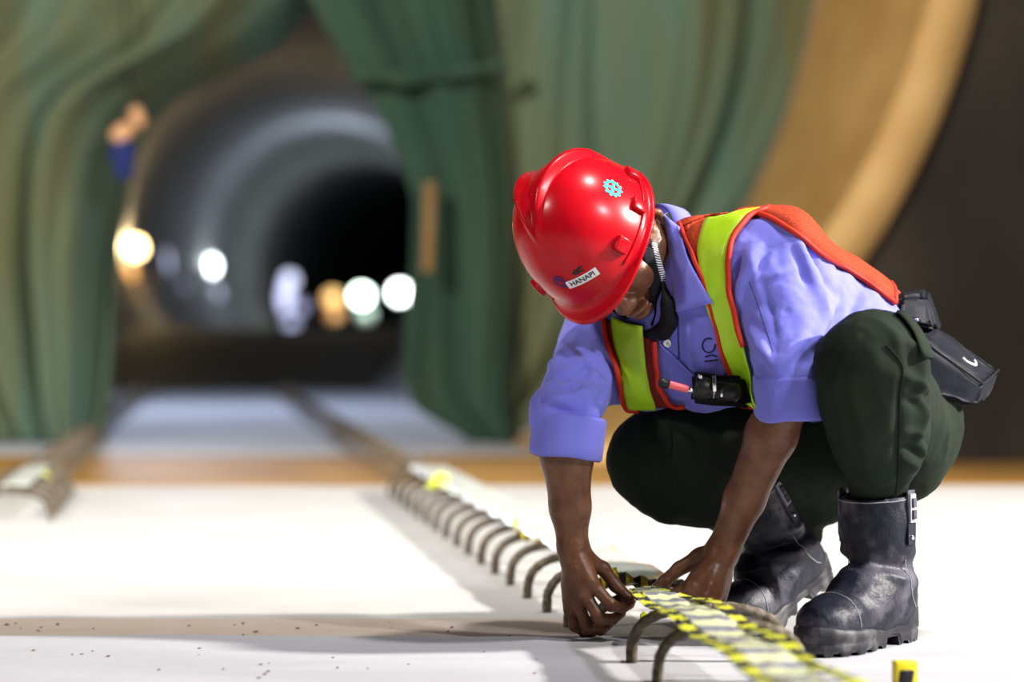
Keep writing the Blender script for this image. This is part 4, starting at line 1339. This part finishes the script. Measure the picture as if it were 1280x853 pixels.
helmet['label'] = 'glossy red hard hat with a raised V ridge'
hb = BVHTree.FromPolygons(allv, fs)
def helm_surf(th, ph):
    p = HK(*helm_pt(th, ph)); q = HK(*(helm_pt(th, ph) * 1.4))
    loc, nn, i, d = hb.ray_cast(q, (p - q).normalized())
    return (loc, nn) if loc is not None else (p, (q - p).normalized())
# accessory slots round the brim
for th, ph, wd in ((0.95, 1.40, 0.013), (1.58, 1.46, 0.012), (2.15, 1.46, 0.012), (-0.95, 1.40, 0.013), (-1.58, 1.46, 0.012), (-2.15, 1.46, 0.012)):
    loc, nn = helm_surf(th, ph)
    tang = (helm_surf(th + 0.03, ph)[0] - loc).normalized()
    nn = (nn - tang * nn.dot(tang)).normalized()
    upv = nn.cross(tang)
    bevel_box('accessory_slot', loc + nn * 0.002 , tang * wd, nn * 0.0065, upv * 0.0125, 0.0025, helmet_m, helmet)
# gutter line above the rim
pts = []
for i in range(80):
    th = 0.75 + i / 79 * (2 * math.pi - 1.5)
    loc, nn = helm_surf(th, 1.545); pts.append(loc + nn * 0.001)
v, f = tube(pts, 0.0022, 6); mesh_obj('rim_bead', v, f, helmet_m, helmet)

def decal(name, polys, th, ph, rot, m, parent, off=0.0007, label=None, sub=2):
    """flat 2D polygons (list of verts, faces) pressed on the shell"""
    loc, nn = helm_surf(th, ph)
    down = (HK(*helm_pt(th, ph + 0.05)) - HK(*helm_pt(th, ph - 0.05))).normalized()
    side = nn.cross(down).normalized()
    X = side * math.cos(rot) + down * math.sin(rot); Y = (-down) * math.cos(rot) + side * math.sin(rot)
    vs, fs = polys
    out = []
    for v_ in vs:
        p = loc + X * v_[0] + Y * v_[1] + nn * 0.03
        h_, n2, i2, d2 = hb.ray_cast(p, -nn)
        if h_ is None: h_, n2 = p - nn * 0.03, nn
        out.append(h_ + n2 * off)
    o = mesh_obj(name, out, fs, m, parent, smooth=False)
    if label: o['label'] = label
    return o
def gridpoly(w_, h_, nx=16, ny=5):
    vs = [(-w_ / 2 + w_ * i / nx, -h_ / 2 + h_ * j / ny) for j in range(ny + 1) for i in range(nx + 1)]
    fs = [(j * (nx + 1) + i, j * (nx + 1) + i + 1, (j + 1) * (nx + 1) + i + 1, (j + 1) * (nx + 1) + i) for j in range(ny) for i in range(nx)]
    return vs, fs
def ringpoly(r0, r1, a0=0.0, a1=2 * math.pi, n=28, teeth=0, dep=0.0):
    vs, fs = [], []
    for i in range(n + 1):
        a = a0 + (a1 - a0) * i / n
        rr = r1 + (dep if teeth and math.sin(a * teeth) > 0 else 0)
        vs += [(r0 * math.cos(a), r0 * math.sin(a)), (rr * math.cos(a), rr * math.sin(a))]
    for i in range(n): fs.append((2 * i, 2 * i + 1, 2 * i + 3, 2 * i + 2))
    return vs, fs
def shift(pl, dx, dy): return [(x + dx, y + dy) for x, y in pl[0]], pl[1]
def barpoly(x0, y0, x1, y1, w_):
    dx, dy = x1 - x0, y1 - y0; l = math.hypot(dx, dy); nx_, ny_ = -dy / l * w_ / 2, dx / l * w_ / 2
    return [(x0 + nx_, y0 + ny_), (x0 - nx_, y0 - ny_), (x1 - nx_, y1 - ny_), (x1 + nx_, y1 + ny_)], [(0, 1, 2, 3)]
def textpoly(txt, size):
    cu = bpy.data.curves.new('lettering', 'FONT'); cu.body = txt; cu.size = size; cu.align_x = 'CENTER'; cu.align_y = 'CENTER'; cu.offset = size * 0.02
    o = bpy.data.objects.new('lettering', cu); C.objects.link(o)
    bpy.context.view_layer.update()
    me = bpy.data.meshes.new_from_object(o.evaluated_get(bpy.context.evaluated_depsgraph_get()))
    vs = [(v.co.x, v.co.y) for v in me.vertices]; fs = [tuple(p.vertices) for p in me.polygons]
    bpy.data.objects.remove(o); bpy.data.curves.remove(cu); bpy.data.meshes.remove(me)
    return vs, fs
STK = (0.22, 1.30, 0.18)
decal('name_sticker', gridpoly(0.058, 0.015), STK[0], STK[1], STK[2], white_m, helmet, 0.0008, 'small white name sticker on the helmet front')
decal('lettering', textpoly('HANAPI', 0.0128), STK[0], STK[1], STK[2], ink_m, helmet, 0.0014)
lg = merge(ringpoly(0.0085, 0.0112), barpoly(-0.006, -0.005, 0.0, 0.006, 0.003), barpoly(0.0, 0.006, 0.006, -0.005, 0.003), barpoly(-0.005, 0.005, 0.006, 0.004, 0.0025))
lg = merge(lg, barpoly(-0.002, -0.0135, 0.016, -0.0135, 0.003))
decal('helmet_logo', lg, -0.11, 1.18, 0.1, navy_m, helmet, 0.0008, 'navy round logo above the name sticker')
decal('helmet_logo', merge(barpoly(-0.010, -0.002, -0.005, 0.003, 0.004), barpoly(-0.005, 0.003, 0.0, -0.002, 0.004), barpoly(-0.008, -0.0035, 0.009, -0.0035, 0.003), barpoly(0.0, 0.002, 0.009, 0.003, 0.005)),
      0.28, 1.185, 0.15, ink_m, helmet, 0.0008, 'small black printed mark above the name sticker')
em = merge(ringpoly(0.0105, 0.0150, n=66, teeth=11, dep=0.0028), barpoly(-0.0115, 0, 0.0115, 0, 0.0052), barpoly(0, -0.0115, 0, 0.0115, 0.0052))
decal('gear_emblem', em, 1.68, 1.12, 0.15, teal_m, helmet, 0.0008, 'teal gear and cross emblem on the helmet side')

# chin strap: black webbing with a striped ribbon
def strap(name, pts, wid, m, off, out, parent=helmet, n=34, label=None):
    pts = [Vector(q) for q in catmull([tuple(p) for p in pts], n)]
    vs, fs, uv = [], [], []
    ln = 0
    for i, p in enumerate(pts):
        if i: ln += (p - pts[i - 1]).length
        t = (pts[min(i + 1, n - 1)] - pts[max(i - 1, 0)]).normalized()
        o_ = (p - out(p)).normalized(); o_ = (o_ - t * o_.dot(t)).normalized()
        s = t.cross(o_)
        for u in (-1, -0.33, 0.33, 1):
            vs.append(p + s * (u * wid) + o_ * off); uv.append((u * wid + ln * 0.35, ln))
    for i in range(n - 1):
        for k in range(3):
            a = i * 4 + k; fs.append((a, a + 1, a + 5, a + 4))
    o = mesh_obj(name, vs, fs, m, parent)
    lay = o.data.uv_layers.new(name='along')
    for lp in o.data.loops: lay.data[lp.index].uv = (0, uv[lp.vertex_index][1] + uv[lp.vertex_index][0] * 0.5)
    md = o.modifiers.new('thickness', 'SOLIDIFY'); md.thickness = 0.002; md.offset = 0
    if label: o['label'] = label
    return o
ctr_ = HL(0.0, 0.0, -0.06)
def on_body(x, y, off):
    l_, n_l, d_ = hit(body_bvh, x, y)
    return P(x, y, min(l_.y if l_ is not None else 3.97, 3.985) - off)
for s in (1, -1):
    pth = [HL(0.012, 0.102 * s, 0.012), HL(0.018, 0.089 * s, -0.025), HL(0.030, 0.078 * s, -0.062), HL(0.050, 0.062 * s, -0.102), HL(0.074, 0.034 * s, -0.138), HL(0.084, 0.006 * s, -0.149)]
    if s == 1: pth = [on_body(806, 298, 0.006), on_body(811, 325, 0.006), on_body(818, 355, 0.006), on_body(824, 385, 0.007), on_body(817, 408, 0.007)]
    strap('chin_strap', pth, 0.0135 if s < 0 else 0.0115, M['black_cloth'], 0.000, lambda p: ctr_, label='black chin strap')
    pth2 = [HL(0.006, 0.101 * s, -0.012), HL(0.010, 0.093 * s, -0.038), HL(0.022, 0.083 * s, -0.076), HL(0.044, 0.066 * s, -0.116), HL(0.058, 0.050 * s, -0.136)]
    if s == 1: pth2 = [on_body(815, 304, 0.011), on_body(822, 330, 0.011), on_body(830, 357, 0.011), on_body(836, 384, 0.012)]
    strap('striped_ribbon', pth2, 0.0055, stripes('strap_stripes', (0.75, 0.76, 0.8), (0.01, 0.01, 0.012), 0.0048, 0.5, 0.6, axis=1), 0.004, lambda p: ctr_, label='black and white striped strap ribbon')
    loc = HL(0.002, 0.099 * s, 0.002)
    bevel_box('strap_clip', loc, hf * 0.009, hl * 0.003, hu * 0.007, 0.0015, mat('pale_clip', (0.5, 0.45, 0.32), 0.4), helmet)

# ------------------------------------------------------------------ boots
def boot(name, heel, tdir, lift, lean, label, roll=0.0, zground=0.0):
    """local x 0 heel to 0.30 toe, y to his left, z up; lift = heel raise about the ball, lean = forward tilt of the shaft"""
    t = Vector((tdir[0], tdir[1], 0)).normalized(); s = Vector((-t.y, t.x, 0))
    xb = 0.205
    def pose(p):
        x, y, z = p
        # lean the shaft forward above the ankle
        if z > 0.085:
            k = z - 0.085
            g = min(1.0, k / 0.05)
            x += k * math.tan(lean) * g
            z -= k * (1 - math.cos(lean)) * 0.8 * g
        w_ = min(1.0, max(0.0, (xb + 0.02 - x) / 0.06)) if z < 0.11 else 1.0
        a = lift * w_
        dx, dz = x - xb, z - 0.0
        if a:
            x = xb + dx * math.cos(a) + dz * math.sin(a)
            z = -dx * math.sin(a) + dz * math.cos(a)
        q = heel + t * x + s * y
        return Vector((q.x, q.y, zground + z))
    def W(x):   # half width of the sole
        pts = [(0, 0.012), (0.012, 0.030), (0.045, 0.036), (0.10, 0.034), (0.15, 0.040), (0.205, 0.0505), (0.25, 0.047), (0.28, 0.034), (0.296, 0.016), (0.30, 0.004)]
        for i in range(len(pts) - 1):
            if pts[i][0] <= x <= pts[i + 1][0]:
                k = (x - pts[i][0]) / (pts[i + 1][0] - pts[i][0]); return pts[i][1] + (pts[i + 1][1] - pts[i][1]) * k
        return 0.004
    F = Field((-0.03, -0.085, 0.018), (0.33, 0.085, 0.28), 0.0034)
    ax = np.eye(3)
    F.cone((0.055, 0, 0.058), (0.13, 0, 0.064), 0.042, 0.044, 0.03)
    F.cone((0.13, 0, 0.060), (0.205, 0, 0.050), 0.046, 0.044, 0.03)
    F.ell((0.235, 0, 0.048), ax, (0.064, 0.050, 0.043), 0.02)
    F.ell((0.05, 0, 0.055), ax, (0.052, 0.038, 0.045), 0.02)
    F.cone((0.080, 0, 0.10), (0.145, 0, 0.085), 0.046, 0.036, 0.05)
    F.cone((0.076, 0, 0.10), (0.084, 0, 0.19), 0.049, 0.056, 0.03)
    F.cone((0.084, 0, 0.19), (0.086, 0, 0.30), 0.058, 0.064, 0.02)
    F.plane_cut((0, 0, 0.252), (0.10, 0, 1), 0.004)
    F.plane_cut((0, 0, 0.026), (0, 0, -1), 0.004)
    F.cone((0.086, 0, 0.20), (0.086, 0, 0.32), 0.053, 0.058, 0.003, sub=True)
    v_, q_ = F.mesh(1)
    n_ = vnormals(v_, q_)
    for pts, amp, wid in [([(0.135, -0.03, 0.135), (0.10, -0.05, 0.128), (0.05, -0.045, 0.120)], -0.011, 0.010),
                          ([(0.145, -0.02, 0.118), (0.10, -0.052, 0.108), (0.04, -0.045, 0.100)], 0.008, 0.010),
                          ([(0.135, 0.03, 0.135), (0.10, 0.05, 0.128), (0.05, 0.045, 0.120)], -0.010, 0.010),
                          ([(0.145, 0.03, 0.118), (0.10, 0.05, 0.108), (0.045, 0.045, 0.104)], 0.008, 0.010),
                          ([(0.125, 0.02, 0.165), (0.075, 0.055, 0.152), (0.03, 0.03, 0.145)], 0.006, 0.012),
                          ([(0.14, 0, 0.150), (0.10, -0.05, 0.152), (0.04, -0.045, 0.145)], 0.006, 0.010),
                          ([(0.19, -0.04, 0.06), (0.18, 0, 0.098), (0.19, 0.04, 0.06)], -0.005, 0.010),
                          ([(0.165, -0.045, 0.06), (0.155, 0, 0.105), (0.165, 0.045, 0.06)], 0.004, 0.009)]:
        v_ = fold(v_, n_, [np.array(p) for p in pts], amp * (1.0 if lift == 0 else 1.5), wid)
    v_ = v_ + n_ * (0.0022 * vnoise(v_, 34, 4.0 + lift, 2))[:, None]
    toe_line = [(0.222, yy_, 0) for yy_ in (-0.05, 0.05)]
    root = empty(name, heel + t * 0.1); root.parent = person
    root.matrix_parent_inverse = Matrix.Translation(-person.location)
    root['label'] = label
    up = np_mesh('upper', [pose(p) for p in v_], q_, leather_m, root)
    ub = BVHTree.FromPolygons([Vector(p) for p in v_], [tuple(int(i) for i in q) for q in q_])
    def on(p):
        l2, n2, i2, d2 = ub.find_nearest(Vector(p)); return l2 + n2 * 0.0006
    for ln in ([(0.225, y_, 0.09 - abs(y_) * 0.9) for y_ in np.linspace(-0.052, 0.052, 24)],
               [(0.05, -0.05, 0.06), (0.07, -0.06, 0.075), (0.085, -0.06, 0.10), (0.088, -0.06, 0.135)],
               [(0.05, 0.05, 0.06), (0.07, 0.06, 0.075), (0.085, 0.06, 0.10), (0.088, 0.06, 0.135)],
               [(0.086 + 0.062 * math.cos(a), 0.062 * math.sin(a), 0.238 - 0.1 * 0.062 * math.cos(a)) for a in np.linspace(0, 2 * math.pi, 40)]):
        pts = [on(p) for p in catmull(ln, 40)]
        v, f = tube([pose(p) for p in pts], 0.0008, 5); mesh_obj('stitching', v, f, stitch_m, root)
    # sole: wavy top edge, lugs below, separate heel
    n = 150
    outl = []
    for i in range(n):
        a = i / n
        if a < 0.5: x = 0.30 * (0.5 - 0.5 * math.cos(math.pi * a * 2)); y_ = W(x) + 0.003
        else: x = 0.30 * (0.5 - 0.5 * math.cos(math.pi * (1 - a) * 2)); y_ = -W(x) - 0.003
        outl.append((x, y_))
    def ztop(x):
        return 0.040 + 0.020 * math.exp(-((x - 0.02) / 0.055) ** 2) - 0.006 * math.exp(-((x - 0.15) / 0.04) ** 2) + 0.008 * math.exp(-((x - 0.30) / 0.04) ** 2)
    def zbot(x, i):
        b = 0.0
        if 0.080 < x < 0.122: b = 0.016
        elif (i // 4) % 2: b = 0.006
        return b
    vs, fs = [], []
    lev = [lambda x, i: (0.94, zbot(x, i)), lambda x, i: (1.0, zbot(x, i) + 0.003), lambda x, i: (1.03, 0.019), lambda x, i: (1.00, 0.022), lambda x, i: (1.045, 0.025), lambda x, i: (1.03, ztop(x) - 0.003), lambda x, i: (0.97, ztop(x)), lambda x, i: (0.80, ztop(x) - 0.002)]
    for lf_ in lev:
        for i, (x, y_) in enumerate(outl):
            k, z = lf_(x, i)
            vs.append(pose((0.15 + (x - 0.15) * (1 + (k - 1) * 0.35), y_ * k, z)))
    for l in range(len(lev) - 1):
        for i in range(n):
            a, b = l * n + i, l * n + (i + 1) % n
            fs.append((a, b, b + n, a + n))
    for i in range(1, n // 2 - 1):
        a, b = i, n - i
        fs.append((a, a + 1 if a + 1 < n else 0, (b - 1), b % n))
    mesh_obj('sole', vs, fs, sole_m, root)
    # pull strap with pale reflective tab on the outer side
    for sd in ((1, -1) if True else (1,)):
        al_ = 1.92 * sd if lift else 1.62 * sd
        ey = Vector((math.cos(al_), math.sin(al_), 0)); ex = Vector((-math.sin(al_), math.cos(al_), 0)); ez = Vector((0, 0, 1))
        c0 = Vector((0.086, 0, 0.212)) + ey * 0.0525
        ps = empty('pull_strap', (0, 0, 0))
        def slab(nm, u0, u1, z0, z1, o0, m_, par):
            vv = []
            for (uu, zz) in ((u0, z0), (u1, z0), (u1, z1), (u0, z1)):
                for oo in (o0, o0 + 0.003):
                    vv.append(pose(c0 + ex * uu + ez * zz + ey * oo))
            ff = [(0, 2, 4, 6), (1, 7, 5, 3), (0, 1, 3, 2), (2, 3, 5, 4), (4, 5, 7, 6), (6, 7, 1, 0)]
            return mesh_obj(nm, vv, ff, m_, par, smooth=False)
        bpy.data.objects.remove(ps)
        st1 = slab('pull_strap', -0.012, 0.012, -0.048, 0.040, 0.008, leather_m, root)
        slab('reflective_tab', -0.0095, 0.0095, -0.012, 0.034, 0.0112, stitch_m, root)
        for zz in (-0.006, 0.013):
            slab('tab_print', -0.0055, 0.0055, zz, zz + 0.014, 0.0145, leather_m, root)
        v, f = tube([pose(c0 + ez * -0.036 + ey * 0.010), pose(c0 + ez * -0.036 + ey * 0.0135)], 0.0042, 12); mesh_obj('rivet', v, f, M['silver'], root)
    return root
boot('boot', Vector((0.645, 3.955, 0)), (-0.62, -0.785), 0.0, 0.03, 'flat left boot with toe towards the camera', zground=0.014)
boot('boot', Vector((0.568, 4.27, 0)), (-0.74, -0.67), 0.42, 0.25, 'right boot with raised heel behind the hands', zground=0.001)

# ------------------------------------------------------------------ waist pouch
pouch = empty('waist_pouch', (0, 0, 0)); pouch.parent = person
pouch.matrix_parent_inverse = Matrix.Translation(-person.location)
pouch['label'] = 'black nylon pouch hanging behind the hip'
def hexa(name, c, m, parent, bev=0.006, n=10, puff=0.006, seed=0.0):
    """c: eight corners (front quad a b c d, back quad e f g h), surface puffed like cloth"""
    c = [Vector(q) for q in c]
    faces = [(0, 1, 2, 3), (5, 4, 7, 6), (4, 0, 3, 7), (1, 5, 6, 2), (4, 5, 1, 0), (3, 2, 6, 7)]
    bm = bmesh.new()
    bvs = [bm.verts.new(q) for q in c]
    for f_ in faces: bm.faces.new([bvs[i] for i in f_])
    bmesh.ops.recalc_face_normals(bm, faces=bm.faces)
    bmesh.ops.bevel(bm, geom=list(bm.edges), offset=bev, segments=2, affect='EDGES')
    bmesh.ops.subdivide_edges(bm, edges=list(bm.edges), cuts=n, use_grid_fill=True)
    ctr = sum(c, Vector()) / 8
    bm.normal_update()
    for v_ in bm.verts:
        k = noise.fractal(v_.co * 18 + Vector((seed, 0, 0)), 1.0, 2.0, 3)
        v_.co += v_.normal * puff * k
    me = bpy.data.meshes.new(name); bm.to_mesh(me); bm.free()
    me.materials.append(m); me.polygons.foreach_set('use_smooth', [True] * len(me.polygons))
    o = bpy.data.objects.new(name, me); return link(o, parent)
# body as a tilted box: long axis down the hip, top panel up to the right
A0, A1 = P(1156, 412, 4.03), P(1239, 471, 4.10)
dn = Vector((-0.016, 0.0, -0.050)); dp = Vector((0.024, 0.055, 0.011))
cs_ = [A0 + dn * 1.75 - dp, A1 + dn * 0.85 - dp, A1 - dp, A0 - dp, A0 + dn * 1.75 + dp, A1 + dn * 0.85 + dp, A1 + dp, A0 + dp]
hexa('pouch_body', cs_, nylon_m, pouch, 0.007, 6, 0.007, 1.0)
B0 = P(1140, 384, 4.07)
fl_ = [P(1120, 398, 4.03), P(1172, 414, 4.04), P(1158, 366, 4.08), P(1124, 368, 4.05),
       P(1120, 400, 4.15), P(1180, 414, 4.16), P(1160, 362, 4.16), P(1126, 364, 4.14)]
hexa('pouch_flap', fl_, nylon_m, pouch, 0.006, 5, 0.006, 5.0)
v, f = tube([A0 - dp, A0.lerp(A1, 0.5) - dp, A1 - dp, A1 + dp], 0.0020, 6); mesh_obj('pouch_seam', v, f, M['black'], pouch)
v, f = tube([P(1145, 401, 4.02), P(1147, 399, 4.02)], 0.004, 10); mesh_obj('snap', v, f, M['silver'], pouch)
pts = []
pouch_bvh = None
dg = bpy.context.evaluated_depsgraph_get()
for o in pouch.children:
    if o.name.startswith('pouch_body'):
        me = o.data; pouch_bvh = BVHTree.FromPolygons([v_.co.copy() for v_ in me.vertices], [tuple(p.vertices) for p in me.polygons])
lc = A0.lerp(A1, 0.66); la = (A1 - A0).normalized(); lb = dp.normalized()
for a in np.linspace(-2.4, 1.2, 18):
    g_ = lc + la * (0.016 * math.cos(a)) + lb * (0.020 * math.sin(a))
    l2, n2, i2, d2 = pouch_bvh.find_nearest(g_); pts.append(l2 + n2 * 0.001)
if len(pts) > 3:
    v, f = tube(pts, 0.0024, 6); mesh_obj('pouch_logo', v, f, white_m, pouch)['label'] = 'white curved logo print on the pouch'
# ------------------------------------------------------------------ marker pen and black torch hanging at the chest
def cyl_obj(name, a, b, prof, m, parent, seg=18):
    a, b = Vector(a), Vector(b)
    pts = [a.lerp(b, t) for t, r in prof]
    v, f = tube(pts, [r for t, r in prof], seg); return mesh_obj(name, v, f, m, parent)
a, b = P(823, 477.5, 3.90), P(868, 489, 3.905)
pen = empty('marker_pen', a); tag(pen, 'pink marker pen with a black cap stuck across his chest', 'pen')
cyl_obj('cap', a, b, [(0.0, 0.003), (0.02, 0.0068), (0.06, 0.0078), (0.28, 0.0078), (0.30, 0.0060)], M['black'], pen)
cyl_obj('barrel', a, b, [(0.29, 0.0064), (0.32, 0.0066), (0.80, 0.0062), (0.82, 0.0055)], mat('pink_plastic', (0.85, 0.13, 0.16), 0.4, 0.5), pen)
cyl_obj('tip', a, b, [(0.81, 0.005), (0.90, 0.0045), (1.0, 0.004)], M['silver'], pen)
t_ = empty('torch', P(885, 490, 3.92)); tag(t_, 'black torch with silver trim clipped at his chest beside the pink pen', 'torch')
a, b = P(868, 484, 3.915), P(925, 492, 3.91)
cyl_obj('torch_body', a, b, [(0.0, 0.016), (0.06, 0.0185), (0.30, 0.0185), (0.36, 0.0145), (0.5, 0.014), (0.52, 0.0155), (0.85, 0.015), (0.95, 0.0150), (1.0, 0.008)], M['black'], t_, 24)
cyl_obj('trim_ring', a, b, [(0.43, 0.0143), (0.435, 0.0153), (0.45, 0.0153), (0.455, 0.0143)], M['silver'], t_, 24)
bevel_box('clip', P(893, 480, 3.894), (0.003, 0, 0.0005), (0, 0.002, 0), (-0.0005, 0, 0.013), 0.001, M['silver'], t_)
bevel_box('clip', P(902, 492, 3.892), (0.002, 0, 0), (0, 0.002, 0), (0, 0, 0.006), 0.0008, M['silver'], t_)
cyl_obj('key_ring', P(874, 473, 3.90), P(877, 470, 3.90), [(0, 0.0045), (0.5, 0.0055), (1.0, 0.0045)], M['silver'], t_, 12)
hexa('holder', [P(866, 470, 3.93), P(930, 470, 3.93), P(938, 512, 3.94), P(862, 505, 3.94), P(866, 466, 3.99), P(930, 466, 3.99), P(938, 508, 3.99), P(862, 505, 3.99)], M['black_cloth'], t_, 0.006, 4, 0.006, 2.0)
